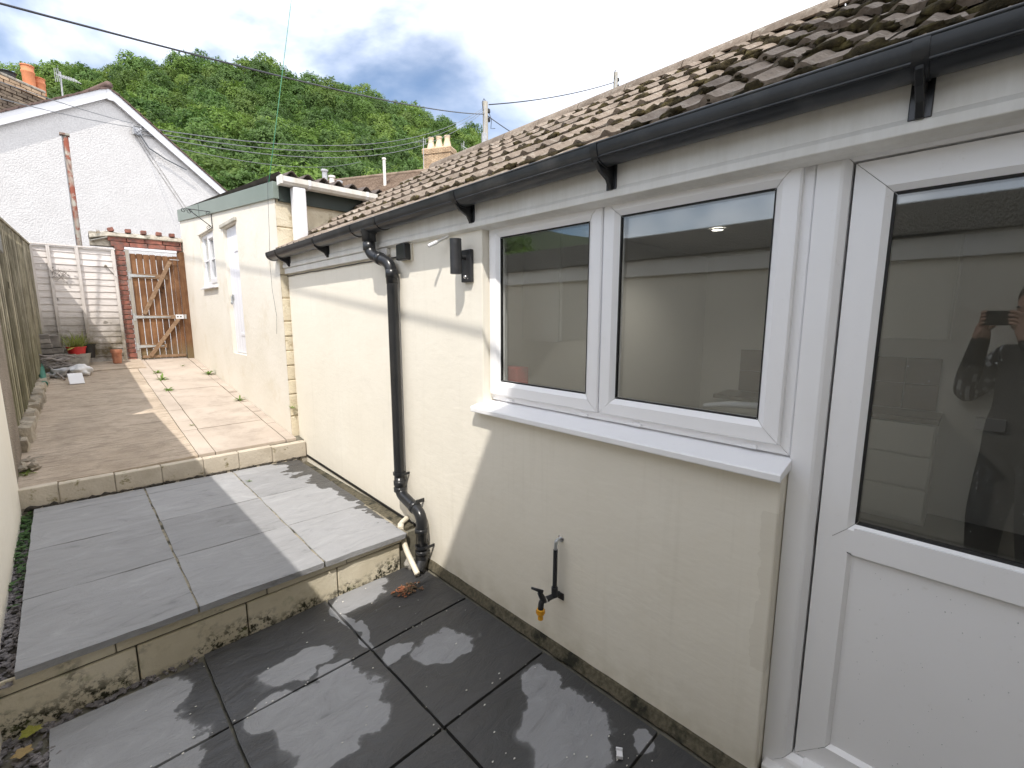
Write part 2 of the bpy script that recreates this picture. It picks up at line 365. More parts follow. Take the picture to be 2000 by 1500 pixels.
PLINTH = simple('mossy_mortar_fillet', (0.06, 0.053, 0.034), (0.14, 0.122, 0.082), scale=60, bump=0.7, bscale=90, bdist=0.006, rough=0.95, dirt=((0.02, 0.02, 0.012), 9, 0.5, 0.62))
BRICK = simple('red_brick', (0.22, 0.075, 0.055), (0.36, 0.145, 0.105), scale=14, bump=0.5, bscale=120, rough=0.9, rnd=0.2, dirt=((0.12, 0.085, 0.075), 16, 0.42, 0.66))
BRICK_BUFF = simple('buff_brick', (0.42, 0.29, 0.18), (0.58, 0.43, 0.28), scale=3, rough=0.9, rnd=0.15)
CEMENT = simple('old_lime_mortar', (0.30, 0.27, 0.22), (0.48, 0.44, 0.37), scale=20, bump=0.8, bscale=70, bdist=0.01, rough=0.95, dirt=((0.12, 0.11, 0.08), 9, 0.5, 0.68))
STONE = simple('rubble_stone', (0.24, 0.205, 0.16), (0.44, 0.385, 0.30), scale=9, bump=0.8, bscale=35, bdist=0.02, rough=0.95, rnd=0.2)
STONE_GREY = simple('grey_stone', (0.25, 0.24, 0.22), (0.42, 0.40, 0.36), scale=14, bump=0.6, bscale=60, rough=0.9, dirt=((0.12, 0.14, 0.06), 9, 0.55, 0.7))
TERRACOTTA = simple('orange_terracotta', (0.52, 0.17, 0.07), (0.66, 0.26, 0.12), scale=4, rough=0.75)
TERRACOTTA_OLD = simple('weathered_terracotta', (0.36, 0.14, 0.08), (0.55, 0.27, 0.17), scale=14, rough=0.85, bump=0.3)
BUFF_POT = simple('buff_clay', (0.62, 0.48, 0.33), (0.74, 0.60, 0.44), scale=3, rough=0.8)
GATEWOOD = m_wood('brown_stained_plank', (0.12, 0.052, 0.024), (0.32, 0.175, 0.088), (7, 7, 0.5), 0.28, True, ((0.20, 0.19, 0.11), 1.22, 2.6))
GATEBAR = m_wood('weathered_brown_bar', (0.20, 0.12, 0.07), (0.37, 0.255, 0.165), (2, 2, 2), 0.1, False)
LAPWOOD = m_wood('bleached_lap_board', (0.54, 0.50, 0.47), (0.76, 0.72, 0.70), (0.7, 3, 9), 0.08, True, ((0.125, 0.10, 0.055), 1.72, 2.2))
LAPBATTEN = m_wood('bleached_batten', (0.50, 0.46, 0.43), (0.70, 0.66, 0.63), (9, 3, 0.6), 0.06, False, ((0.125, 0.10, 0.055), 1.72, 2.2))
PALEWOOD = m_wood('greenish_treated_board', (0.16, 0.14, 0.095), (0.42, 0.385, 0.29), (9, 9, 0.5), 0.30, True, ((0.15, 0.15, 0.055), 1.7, 0.50))
GREYWOOD = m_wood('driftwood_grey', (0.15, 0.13, 0.12), (0.33, 0.30, 0.28), (3, 3, 3), 0.2, False)
POLEWOOD = m_wood('telegraph_pole_wood', (0.33, 0.31, 0.26), (0.50, 0.47, 0.41), (3, 3, 0.2), 0.05, False)
GALV = simple('galvanised_steel', (0.42, 0.44, 0.45), (0.60, 0.62, 0.63), rough=0.45, metal=0.55, scale=20)
CHROME = simple('chrome', (0.75, 0.75, 0.77), rough=0.15, metal=1.0)
RUSTY = simple('flaking_painted_steel', (0.20, 0.10, 0.07), (0.36, 0.38, 0.33), rough=0.8, scale=9, stretch=(2, 2, 0.6), metal=0.1, dirt=((0.20, 0.055, 0.03), 6, 0.48, 0.56))
GREEN_TRIM = simple('sage_green_trim', (0.19, 0.235, 0.205), (0.215, 0.26, 0.23), rough=0.4, scale=2)
DKGREEN = simple('dark_green_board', (0.018, 0.03, 0.024), (0.03, 0.042, 0.035), rough=0.5, scale=3)
WHITE_PL = simple('white_plastic', (0.80, 0.80, 0.82), (0.74, 0.74, 0.76), rough=0.35, scale=3)
WHITE_DIRTY = simple('dirty_white_plastic', (0.78, 0.77, 0.74), (0.60, 0.57, 0.50), rough=0.45, scale=9, stretch=(1, 1, 0.3))
WHITE_PAINT = simple('white_gloss_paint', (0.80, 0.81, 0.86), (0.76, 0.77, 0.82), rough=0.45, scale=6, stretch=(1, 8, 0.6), bump=0.15, bscale=40)
CREAM_PL = simple('cream_plastic_pipe', (0.74, 0.69, 0.58), (0.66, 0.60, 0.47), rough=0.45, scale=8)
CREAM_BLOCK = simple('cream_painted_block', (0.66, 0.58, 0.43), (0.74, 0.67, 0.52), scale=7, bump=0.7, bscale=55, bdist=0.01, rough=0.9, dirt=((0.40, 0.32, 0.19), 12, 0.55, 0.72))
BROWN_ROOF = simple('brown_fibre_roof', (0.055, 0.042, 0.036), (0.11, 0.085, 0.07), scale=6, rough=0.85, bump=0.3, bscale=40)
FARTILE = simple('brown_plain_tile', (0.17, 0.12, 0.085), (0.28, 0.215, 0.16), scale=2.2, rough=0.9, rnd=0.0, detail=9)
DARKTILE = simple('dark_verge_tile', (0.10, 0.065, 0.055), (0.19, 0.13, 0.11), scale=6, rough=0.9, bump=0.4, bscale=40)
YELLOW = simple('yellow_plastic', (0.75, 0.36, 0.02), (0.80, 0.42, 0.03), rough=0.4)
RED_PL = simple('red_plastic', (0.55, 0.035, 0.05), (0.62, 0.05, 0.06), rough=0.4)
RED_TUB = simple('red_tub', (0.50, 0.03, 0.03), rough=0.5)
GREEN_PL = simple('green_plastic', (0.03, 0.14, 0.10), (0.06, 0.20, 0.15), rough=0.45, scale=10)
BAGW = simple('dirty_white_sack', (0.55, 0.55, 0.55), (0.75, 0.75, 0.76), rough=0.6, scale=9)
LEADGREY = simple('grey_lead_pipe', (0.35, 0.36, 0.38), (0.50, 0.51, 0.53), rough=0.6, scale=5)
CABLE = simple('black_cable', (0.02, 0.021, 0.028), rough=0.5)
CABLE_GREY = simple('grey_cable', (0.16, 0.17, 0.18), rough=0.5)
GREENLINE = simple('green_line', (0.02, 0.17, 0.08), rough=0.5)
INT_WALL = simple('interior_white_wall', (0.72, 0.71, 0.69), rough=0.8)
INT_UNIT = simple('kitchen_unit_white', (0.66, 0.66, 0.63), rough=0.35)
INT_DARK = simple('dark_splash_tile', (0.16, 0.12, 0.105), (0.20, 0.15, 0.13), rough=0.3, scale=3)
WORKTOP = simple('brown_worktop', (0.12, 0.10, 0.085), (0.18, 0.15, 0.12), rough=0.35, scale=10)
INT_FLOOR = simple('grey_floor', (0.16, 0.155, 0.15), rough=0.5)
SKIN = simple('skin', (0.55, 0.34, 0.25), rough=0.55)
JACKET = simple('dark_jacket', (0.022, 0.023, 0.026), (0.032, 0.033, 0.036), rough=0.85, scale=20, bump=0.3)
STRIPE = simple('pale_sleeve_stripe', (0.5, 0.5, 0.5), rough=0.8)
HAIR = simple('dark_hair', (0.03, 0.022, 0.016), rough=0.6)
BARK = simple('bark', (0.10, 0.085, 0.065), (0.19, 0.165, 0.13), scale=3, rough=0.95, bump=0.6, bscale=20)
GRASS = m_leaf('grass_blade', (0.11, 0.17, 0.03), (0.24, 0.27, 0.08), 0.4, 3)
WEED = m_leaf('weed_leaf', (0.10, 0.19, 0.035), (0.20, 0.29, 0.08), 0.4, 9)
DRYLEAF = m_leaf('yellow_green_leaf', (0.33, 0.35, 0.06), (0.45, 0.42, 0.12), 0.3, 20)
IVY = m_leaf('dark_ground_cover', (0.025, 0.075, 0.02), (0.07, 0.14, 0.04), 0.3, 8)
HILLSOIL = simple('woodland_floor', (0.022, 0.035, 0.012), (0.04, 0.055, 0.02), scale=0.2, rough=1.0)
WOODLEAF = m_leaf('woodland_leaf', (0.062, 0.112, 0.024), (0.12, 0.18, 0.042), 0.34, 0.03, 0.15, [(0.72, 0.82, 0.9), (1.15, 1.12, 1.1), (0.95, 1.05, 1.0), (1.3, 1.26, 1.05), (0.82, 0.95, 1.0), (1.18, 1.22, 1.05), (0.70, 0.78, 0.85), (1.25, 1.36, 1.2)])
NEARLEAF = m_leaf('sycamore_leaf', (0.095, 0.165, 0.030), (0.18, 0.25, 0.06), 0.42, 0.22, 0.25)

# ------------------------------------------------------------------ ground
g = MB(); n_ = 24
g.box(-900, 900, -900, 900, -0.5, -0.14); tag(g.build('ground', SOIL), kind='structure')
def slab_z(x, y): return 0.26 + 0.02*(y-2.45) - 0.02*x
def path_z(y): return 0.445 + 0.107*(y-4.5)
def slab_mesh(x0, x1, y0, y1, zf, t, seed, mat=SLAB, jag=0.004, n=7):
    """paving slab: uneven riven top, nibbled edges, chamfered arris"""
    rnd = random.Random(seed); off = Vector((rnd.random()*40, rnd.random()*40, 0)); vs_ = []; fs = []
    def edge(u): return (mnoise.noise(Vector((u*9, seed*3.1, 0)))*jag)
    for j in range(n+1):
        for i in range(n+1):
            u, v = i/n, j/n
            x = x0+(x1-x0)*u + (edge(v*3+1) if i in (0, n) else 0); y = y0+(y1-y0)*v + (edge(u*3+7) if j in (0, n) else 0)
            z = zf(x, y) + mnoise.noise(Vector((x*3, y*7, seed))+off)*0.0035
            if i in (0, n) or j in (0, n): z -= 0.003
            vs_.append((x, y, z))
    for j in range(n):
        for i in range(n): a = j*(n+1)+i; fs.append((a, a+1, a+n+2, a+n+1))
    ring = [i for i in range(n+1)] + [(k+1)*(n+1)+n for k in range(n)] + [n*(n+1)+n-1-k for k in range(n)] + [(n-1-k)*(n+1) for k in range(n-1)]
    b = len(vs_)
    for r in ring: x, y, z = vs_[r]; vs_.append((x, y, zf(x, y)-t))
    m = len(ring)
    for k in range(m): fs.append((ring[k], ring[(k+1) % m], b+(k+1) % m, b+k))
    mb = MB(); mb.add(vs_, fs); return mb
# lower patio
lp = MB(); lp.box(-0.60, 1.552, -0.62, 2.47, -0.12, -0.024)
patio = tag(lp.build('patio', MORTAR), kind='structure')
PX = [-0.29, 0.312, 0.908, 1.50]; PY = [2.44, 1.905, 1.31, 0.71, 0.11, -0.49]
k = 0
for i in range(3):
    for j in range(5):
        k += 1; gp = 0.006
        y0, y1 = PY[j+1]+gp, PY[j]-gp
        x1 = PX[i+1]-gp
        if i == 0 and j == 0:       # the corner slab is nibbled where the chippings lap over it
            slab_mesh(-0.20, x1, y0, y1-0.05, lambda x, y: 0.001*math.sin(x*9+y*5), 0.03, k).build('slab', SLAB, patio, auto=50)
        else:
            slab_mesh(PX[i]+gp, x1, y0, y1, lambda x, y: 0.001*math.sin(x*9+y*5), 0.03, k).build('slab', SLAB, patio, auto=50)
# upper terrace: mortar bed, step face of blocks, slabs
tb = MB(); tb.box(-0.62, 1.551, 2.50, 4.44, -0.12, 0.185); terrace = tag(tb.build('terrace', MORTAR), kind='structure')
k = 100
for j in range(4):
    y0 = 2.425 + 0.597*j; y1 = y0 + 0.593
    if j == 3: y1 = 4.365
    for i in range(3):
        x0 = -0.268 + 0.592*i; x1 = x0 + 0.582
        if i == 2: x1 = 1.43 + 0.02*(j > 0)
        k += 1
        slab_mesh(x0, x1, y0, y1, slab_z, 0.034, k, jag=0.006).build('slab', SLAB, terrace, auto=50)
# rubble strip beside the wall and dark joint sand
TAN = simple('tan_joint_mortar', (0.24, 0.21, 0.15), (0.38, 0.34, 0.26), scale=30, rough=0.95, bump=0.4, bscale=120, dirt=((0.06, 0.055, 0.04), 14, 0.5, 0.62))
jb_ = MB(); jb_.add([(x_, y_, slab_z(x_, y_)-0.009-dz_) for dz_ in (0, .03) for x_, y_ in ((-.262, 2.44), (1.45, 2.44), (1.45, 4.40), (-.262, 4.40))], [(0, 1, 2, 3), (7, 6, 5, 4), (0, 4, 5, 1), (1, 5, 6, 2), (2, 6, 7, 3), (3, 7, 4, 0)]); jb_.build('joint_mortar', TAN, terrace)
rb = MB(); rb.box(1.455, 1.552, 2.52, 4.40, 0.1, 0.212); rb.build('margin_strip', PLINTH, terrace)
step = MB(); step.box(-0.60, 1.545, 2.475, 2.502, -0.12, 0.20); stepo = tag(step.build('step', MORTAR), kind='structure')
bx = [-0.50, 0.085, 0.52, 0.99, 1.40]; rnd = random.Random(5)
for i in range(4):
    b = MB(); b.box(bx[i]+0.003, bx[i+1]-0.003, 2.455+rnd.uniform(-.003, .003), 2.474, -0.06, 0.155); b.build('block', BLOCK, stepo, bevel=0.006)
for x0, x1 in ((-0.50, 0.02), (0.02, 0.62), (0.62, 1.05), (1.05, 1.42)):
    b = MB(); b.box(x0+0.002, x1-0.002, 2.461+rnd.uniform(-.004, .004), 2.4735, 0.160, 0.222); b.build('bedding_course', BLOCK, stepo, bevel=0.006)
# path with kerb
def sloped(name, x0, x1, y0, y1, mat, parent=None, dz=0.0, t=0.5, nx=1, ny=1, wob=0.0):
    vs_ = []; fs = []
    for j in range(ny+1):
        for i in range(nx+1):
            x = x0+(x1-x0)*i/nx; y = y0+(y1-y0)*j/ny
            vs_.append((x, y, path_z(y)+dz + wob*mnoise.noise(Vector((x*2.0, y*3.0, 3.3)))))
    for j in range(ny):
        for i in range(nx): a = j*(nx+1)+i; fs.append((a, a+1, a+nx+2, a+nx+1))
    ring = [i for i in range(nx+1)] + [(k+1)*(nx+1)+nx for k in range(ny)] + [ny*(nx+1)+nx-1-k for k in range(nx)] + [(ny-1-k)*(nx+1) for k in range(ny-1)]
    b = len(vs_)
    for r in ring: x, y, z = vs_[r]; vs_.append((x, y, path_z(y)+dz-t))
    m = len(ring)
    for k in range(m): fs.append((ring[k], ring[(k+1) % m], b+(k+1) % m, b+k))
    mb = MB(); mb.add(vs_, fs); return mb.build(name, mat, parent, auto=40)
path = tag(sloped('path', -0.62, 1.62, 4.47, 9.4, MORTAR, None, -0.022, 0.6), kind='structure')
sloped('brushed_screed', -0.34, 0.698, 4.475, 8.34, PATH_BROWN, path, 0.0, 0.1, 12, 46, 0.012)
sloped('raised_end_strip', -0.34, 0.80, 8.355, 9.2, PATH_BROWN, path, 0.014, 0.1, 8, 8, 0.012)
ys = [4.475, 5.19, 5.945, 6.85, 7.75, 9.15]
for i in range(5):
    sloped('concrete_panel', 0.828+0.006*i, 1.392, ys[i]+0.005, ys[i+1]-0.005, PATH_PINK, path, 0.0+0.002*(i % 2), 0.1, 5, 6, 0.004)
    sloped('edge_strip', 0.704, 0.820+0.006*i, ys[i]+0.004, ys[i+1]-0.004, PATH_PINK, path, 0.001, 0.1, 2, 6, 0.006)
yy = 4.475
rnd = random.Random(11)
while yy < 9.1:
    l = rnd.uniform(0.18, 0.34); sloped('edging_brick', 1.402, 1.488, yy+0.004, min(yy+l, 9.12)-0.004, PATH_PINK, path, rnd.uniform(-0.006, 0.004), 0.1, 2, 2, 0.008); yy += l
kerb = tag(MB().box(-0.60, 1.55, 4.411, 4.474, 0.1, 0.405).build('kerb', CEMENT), kind='structure')
kx = [-0.42, -0.14, 0.16, 0.44, 0.72, 0.98, 1.25, 1.547]
KERB = simple('pale_painted_kerb', (0.46, 0.405, 0.325), (0.58, 0.52, 0.43), scale=7, bump=0.6, bscale=50, bdist=0.008, rough=0.9, dirt=((0.20, 0.17, 0.08), 16, 0.58, 0.68))
for i in range(7):
    zt = 0.438 - 0.02*(i/6) ; zb = 0.30 + 0.03*(1-i/6)
    b = MB(); b.box(kx[i]+0.002, kx[i+1]-0.002, 4.402+rnd.uniform(-.004, .004), 4.474, zb-0.03, zt+rnd.uniform(-.004, .004)); b.build('kerb_block', KERB, kerb, bevel=0.007)
b = MB(); 
for i in range(40):
    x = -0.3+1.8*i/40+rnd.uniform(-.02, .02); b.blob((x, 4.395+rnd.uniform(-.012, .008), slab_z(x, 4.4)-0.004), 0.03, 0.016, rnd.uniform(0.006, 0.02), 1, 0.5, i)
tag(b.build('soil', SOIL, None, True), 'dark soil and grit caught along the foot of the kerb', 'soil', kind='stuff')

# gravel of slate chippings along the left wall
gm = MB()
for i in range(3600):
    if rnd.random() < 0.62: x = rnd.uniform(-0.50, -0.272); y = rnd.uniform(2.44, 4.38); z = slab_z(x, y)-0.058
    else:
        x = rnd.uniform(-0.40, -0.17); y = rnd.uniform(1.2, 2.45); z = -0.012
        if y > 2.3 and rnd.random() < 0.6: x = rnd.uniform(-0.35, 0.30); y = 2.452-abs(rnd.gauss(0, 0.022)) - max(0, (0.1-x))*0.12*rnd.random()
    s_ = rnd.uniform(0.005, 0.015); a = rnd.uniform(0, 6.28); ca, sa = math.cos(a), math.sin(a); h = s_*rnd.uniform(0.25, 0.6); tl = rnd.uniform(-.5, .5)
    pts = [(-1, -.6), (.2, -.8), (1, .1), (.1, .8), (-.8, .5)]
    vs_ = [(x+(p*ca-q*sa)*s_, y+(p*sa+q*ca)*s_, z+tl*p*s_*0.6) for p, q in pts] + [(x+(p*ca-q*sa)*s_*.75, y+(p*sa+q*ca)*s_*.75, z+h+tl*p*s_*0.6) for p, q in pts]
    gm.add(vs_, [(5, 6, 7, 8, 9)] + [(i_, (i_+1) % 5, 5+(i_+1) % 5, 5+i_) for i_ in range(5)])
tag(gm.build('gravel', GRAVEL), 'grey slate chippings between the slabs and the left cream wall', 'gravel', kind='stuff')
sb = MB(); sb.box(-0.60, -0.27, 2.50, 4.44, 0.0, 0.205); sb.build('soil_bed', SOIL, terrace)
def leaf_quads(mb, c, dirn, l, wd, up=0.2, bend=0.3):
    """one narrow leaf made of 3 segments"""
    c = Vector(c); d = Vector(dirn).normalized(); s_ = d.cross(Vector((0, 0, 1)))
    if s_.length < 1e-4: s_ = Vector((1, 0, 0))
    s_.normalize(); vs_ = []
    for i in range(4):
        t = i/3; p = c + d*l*t + Vector((0, 0, up*l*t - bend*l*t*t)); ww = wd*(0.35+1.3*t*(1-t)*2)*(1 if i < 3 else 0.12)
        vs_ += [p - s_*ww, p + s_*ww]
    mb.add(vs_, [(0, 1, 3, 2), (2, 3, 5, 4), (4, 5, 7, 6)])
iv = MB()
for i in range(420):
    x = rnd.uniform(-0.36, -0.262); y = 4.36-abs(rnd.gauss(0, 0.55)); a = rnd.uniform(0, 6.28)
    if y < 3.0: continue
    leaf_quads(iv, (x, y, slab_z(x, y)-0.07+rnd.uniform(0, .05)), (math.cos(a), math.sin(a), 0), rnd.uniform(.02, .045), rnd.uniform(.006, .013), rnd.uniform(-.1, .5))
tag(iv.build('ground_cover', IVY), 'low dark green weeds in the gravel beside the raised slabs', 'ground cover', kind='stuff')

# ------------------------------------------------------------------ the rendered extension
WX = 1.553
house = empty('extension_house', (2.8, 2.0, 0), 'low cream rendered extension with white window and moss-grown tiled roof', 'house')
def wall_mesh():
    """front wall as one sheet with a real thickness; split in a grid so that the render is a little uneven"""
    mb = MB()
    mb.prism([(4.578, -0.1), (4.578, 2.10), (1.803, 2.10), (1.803, 1.098), (0.383, 1.098), (0.383, -0.1)], WX, 1.70, 'x'); return mb
wall_mesh().build('wall', RENDER, house, bevel=0.006)
mb = MB(); mb.box(1.70, 4.95, 4.42, 4.575, -0.1, 2.2); mb.prism([(1.56, 2.2), (3.27, 3.24), (4.95, 2.2)], 4.42, 4.575, 'y'); mb.build('end_wall', RENDER, house)
mb = MB(); mb.box(4.80, 4.95, -0.62, 4.42, -0.1, 2.2); mb.build('rear_wall', RENDER, house)
# foot of the wall: mortar fillet on the patio, drip bead over the terrace
fm = MB(); pts = 60; vs_ = []; fs = []
for i in range(pts+1):
    y = 0.385+(2.46-0.385)*i/pts; k1 = mnoise.noise(Vector((y*9, 1, 0)))*0.008; k2 = mnoise.noise(Vector((y*14, 5, 0)))*0.006
    vs_ += [(1.556, y, 0.036+k1*0.5), (1.544+k2*0.4, y, 0.031+k1*0.5), (1.518+k2, y, -0.008), (1.556, y, -0.03)]
for i in range(pts):
    a = i*4
    for q in range(4): fs.append((a+q, a+(q+1) % 4, a+4+(q+1) % 4, a+4+q))
fs += [(0, 1, 2, 3), (pts*4+3, pts*4+2, pts*4+1, pts*4)]
fm.add(vs_, fs); fm.build('plinth', PLINTH, house, auto=30)
b = MB(); b.add([(1.545, 2.50, 0.205), (1.556, 2.50, 0.205), (1.556, 2.50, 0.222), (1.545, 2.50, 0.222), (1.545, 4.40, 0.268), (1.556, 4.40, 0.268), (1.556, 4.40, 0.285), (1.545, 4.40, 0.285)],
                [(0, 1, 2, 3), (7, 6, 5, 4), (0, 4, 5, 1), (1, 5, 6, 2), (2, 6, 7, 3), (3, 7, 4, 0)]); b.build('drip_bead', RUBBER, house)
# fascia, with a stepped lower lip
mb = MB(); mb.prism([(1.523, 2.245), (1.523, 2.075), (1.517, 2.062), (1.517, 2.038), (1.548, 2.030), (1.60, 2.030), (1.60, 2.245)], -0.62, 4.60, 'y'); mb.build('fascia', FASCIA, house, bevel=0.003)
mb = MB(); mb.box(1.5225, 1.5505, 2.70, 4.57, 1.985, 2.0295); mb.build('soffit_strip', FASCIA, house, bevel=0.002)
# roof deck, tiles, ridge, verge, moss
PITCH = math.atan(0.62); cp, sp_ = math.cos(PITCH), math.sin(PITCH)
E0 = Vector((1.452, 0, 2.200))        # eave line of the tile tops
def roof_pt(y, v, h): return Vector((E0.x + v*cp - h*sp_, y, E0.z + v*sp_ + h*cp))
RL = 2.16; GA = 0.308
roof = MB()
for h0, h1 in ((-0.075, -0.045),):
    P = [roof_pt(y, v, h) for y in (-0.62, 4.60) for v in (0.03, RL) for h in (h0, h1)]
    roof.add(P, [(0, 1, 3, 2), (4, 6, 7, 5), (0, 4, 5, 1), (2, 3, 7, 6), (0, 2, 6, 4), (1, 5, 7, 3)])
roof.add([(3.27, -0.62, 3.29), (3.27, 4.60, 3.29), (5.10, 4.60, 2.17), (5.10, -0.62, 2.17), (3.27, -0.62, 3.24), (3.27, 4.60, 3.24), (5.10, 4.60, 2.12), (5.10, -0.62, 2.12)],
         [(0, 1, 2, 3), (7, 6, 5, 4), (0, 3, 7, 4), (1, 5, 6, 2), (2, 6, 7, 3), (0, 4, 5, 1)])
roofo = roof.build('roof', BROWN_ROOF, house)
def roll(u):          # double roman: two rolls per tile
    d = min(abs(u-0.055), abs(u-0.205)); return 0.021*math.cos(d/0.036*math.pi/2)**2 if d < 0.036 else 0.0
TW = 0.300; us = sorted(set([0, .013] + [0.055+q*0.014 for q in range(-3, 4)] + [.11, .15] + [0.205+q*0.014 for q in range(-3, 4)] + [.26, .297]))
vs_ = []; fs = []
for u in us:
    h = roll(u); e = mnoise.noise(Vector((u*40, 2.2, 0)))*0.003
    vs_ += [(u, 0+e, 0.010+h*0.9), (u, 0+e, 0.036+h), (u, 0.2, 0.019+h), (u, 0.375, -0.002+h)]
for i in range(len(us)-1):
    a = i*4; b_ = a+4; fs += [(a, b_, b_+1, a+1), (a+1, b_+1, b_+2, a+2), (a+2, b_+2, b_+3, a+3)]
tm = MB(); tm.add(vs_, fs); tile_me = tm.mesh('tile', TILE)
for p in tile_me.polygons: p.use_smooth = True
tile_me.set_sharp_from_angle(angle=R(35))
moss = MB(); rnd = random.Random(21); moss_n = 0
for c in range(7):
    for q in range(18):
        y = -0.60 + q*TW*0.966
        if y+TW > 4.72: continue
        v = c*GA; jit = rnd.uniform(-0.006, 0.006); rot = rnd.uniform(-0.012, 0.012)
        o = roof_pt(y, v+jit, -0.045+rnd.uniform(-0.002, 0.003))
        ux = Vector((0, 1, 0)); vx = Vector((cp, 0, sp_)); wx = Vector((-sp_, 0, cp))
        M = Matrix(((ux.x, vx.x, wx.x, o.x), (ux.y, vx.y, wx.y, o.y), (ux.z, vx.z, wx.z, o.z), (0, 0, 0, 1))) @ Matrix.Rotation(rot, 4, 'Z')
        inst('tile', tile_me, roofo, M)
        near = y < 2.4
        for uc in (0.055, 0.205):
            if rnd.random() < (0.97 if c > 0 else 0.75):
                nb = rnd.randint(3, 6) if near else 3
                for _ in range(nb):
                    u = uc + rnd.gauss(0, 0.032); hh = roll(u)
                    p = roof_pt(y+u, v+jit+rnd.gauss(-0.002, 0.007), -0.045+0.012+hh*0.75+rnd.uniform(0, 0.012))
                    s_ = 0.010+0.022*rnd.random()**1.6; moss_n += 1
                    el_ = rnd.uniform(1.0, 2.4); moss.blob(p, s_*0.7, s_*el_, s_*rnd.uniform(.55, .85), 2 if near else 1, 0.55, moss_n)
        for _ in range(rnd.randint(2, 16) if near else 3):    # crumbs lower in the troughs and along the butts
            u = rnd.uniform(0, TW); p = roof_pt(y+u, v+jit+rnd.gauss(0.01, 0.02), -0.045+0.018+roll(u)); s_ = rnd.uniform(0.003, 0.010); moss_n += 1
            moss.blob(p, s_, s_*1.3, s_*0.7, 1, 0.5, moss_n)
moss.build('moss', MOSS, roofo, True, kind='stuff')
# ridge tiles and mortared verge
q = 0; y = -0.60
while y < 4.55:
    l = 0.44; rt = MB(); prof = []
    for a in range(-5, 6):
        t = a/5*math.radians(78); prof.append((3.275+0.110*math.sin(t), 3.240+0.110*math.cos(t)))
    for a in range(5, -6, -1):
        t = a/5*math.radians(78); prof.append((3.275+0.094*math.sin(t), 3.240+0.094*math.cos(t)))
    rt.prism(prof, y+0.004, min(y+l, 4.60)-0.004, 'y'); rt.build('ridge_tile', TILE, roofo, auto=40); y += l
vg = MB(); vs_ = []; 
for i in range(31):
    v = 0.02+RL*i/30; k1 = mnoise.noise(Vector((v*12, 3, 1)))*0.008
    for (yy_, hh) in ((4.575, -0.06), (4.612+k1, -0.055), (4.616+k1, -0.012), (4.575, -0.008)): vs_.append(tuple(roof_pt(yy_, v, hh)))
fs = []
for i in range(30):
    a = i*4
    for q in range(4): fs.append((a+q, a+(q+1) % 4, a+4+(q+1) % 4, a+4+q))
vg.add(vs_, fs+[(0, 1, 2, 3), (123, 122, 121, 120)]); vg.build('verge_mortar', CEMENT, roofo)

# window: outer frame, two casements with mitred corners, panes, sill
def mitred(name, y0, y1, z0, z1, prof, mat, parent, gap=0.0010, sides='LTRB'):
    """picture frame in the wall plane; prof = [(inset, x)] from the outside edge inwards, corners cut at 45 degrees"""
    mb = MB()
    C4 = {'B': ((y0, z0), (y1, z0), (0, 1)), 'T': ((y0, z1), (y1, z1), (0, -1)), 'R': ((y0, z0), (y0, z1), (1, 0)), 'L': ((y1, z0), (y1, z1), (-1, 0))}
    for s_ in sides:
        (ya, za), (yb, zb), (ny, nz) = C4[s_]; vs_ = []
        for end in (0, 1):
            for t, x in prof:
                if s_ in 'BT':
                    y = (ya+t+gap) if end == 0 else (yb-t-gap); z = za+nz*t
                else:
                    z = (za+t+gap) if end == 0 else (zb-t-gap); y = ya+ny*t
                vs_.append((x, y, z))
        n = len(prof); mb.add(vs_, [(i, i+1, n+i+1, n+i) for i in range(n-1)])
    return mb.build(name, mat, parent)
win = MB(); win.box(1.640, 1.690, 0.383, 1.80, 1.140, 1.158)
wino = win.build('window', UPVC, house)
XF = 1.612
mitred('frame', 0.3828, 1.803, 1.158, 2.096, [(0, 1.69), (0, XF+0.006), (0.003, XF+.003), (0.034, XF+0.003), (0.042, XF+0.012), (0.042, 1.69)], UPVC, wino)
mb = MB(); mb.box(XF+0.006, 1.69, 1.085, 1.125, 1.20, 2.054); mb.build('mullion', UPVC, wino)
cprof = lambda xf: [(0, xf+0.03), (0, xf+0.005), (0.005, xf), (0.050, xf), (0.070, xf+0.016), (0.0735, xf+0.020), (0.0735, xf+0.045)]
sprof = lambda xf: [(0.0705, xf+0.0155), (0.0755, xf+0.0165), (0.0755, xf+0.03)]
for (a, b2) in ((1.110, 1.798), (0.411, 1.103)):
    cs = mitred('casement', a, b2, 1.190, 2.060, cprof(1.594), UPVC, wino)
    mitred('seal', a, b2, 1.190, 2.060, sprof(1.594), RUBBER, wino)
    mb = MB(); mb.box(1.616, 1.620, a+0.068, b2-0.068, 1.258, 1.992); mb.build('pane', GLASS, wino)
    mb = MB(); mb.box(1.634, 1.637, a+0.068, b2-0.068, 1.258, 1.992); mb.build('pane', GLASS, wino)
for y in (1.66, 1.19, 0.93, 0.50):
    mb = MB(); mb.box(1.606, 1.6145, y-0.022, y+0.022, 1.160, 1.174); mb.build('drain_cap', UPVC, wino, bevel=0.002)
mb = MB(); mb.prism([(1.503, 1.121), (1.503, 1.100), (1.509, 1.096), (1.514, 1.103), (1.56, 1.108), (1.64, 1.116), (1.64, 1.150), (1.62, 1.150), (1.509, 1.126)], 0.374, 1.852, 'y'); mb.build('sill', UPVC, wino, bevel=0.002)
mb = MB(); mb.box(1.622, 1.690, 0.3800, 0.3826, 0.03, 2.10); mb.build('corner_post', UPVC, house, bevel=0.004)
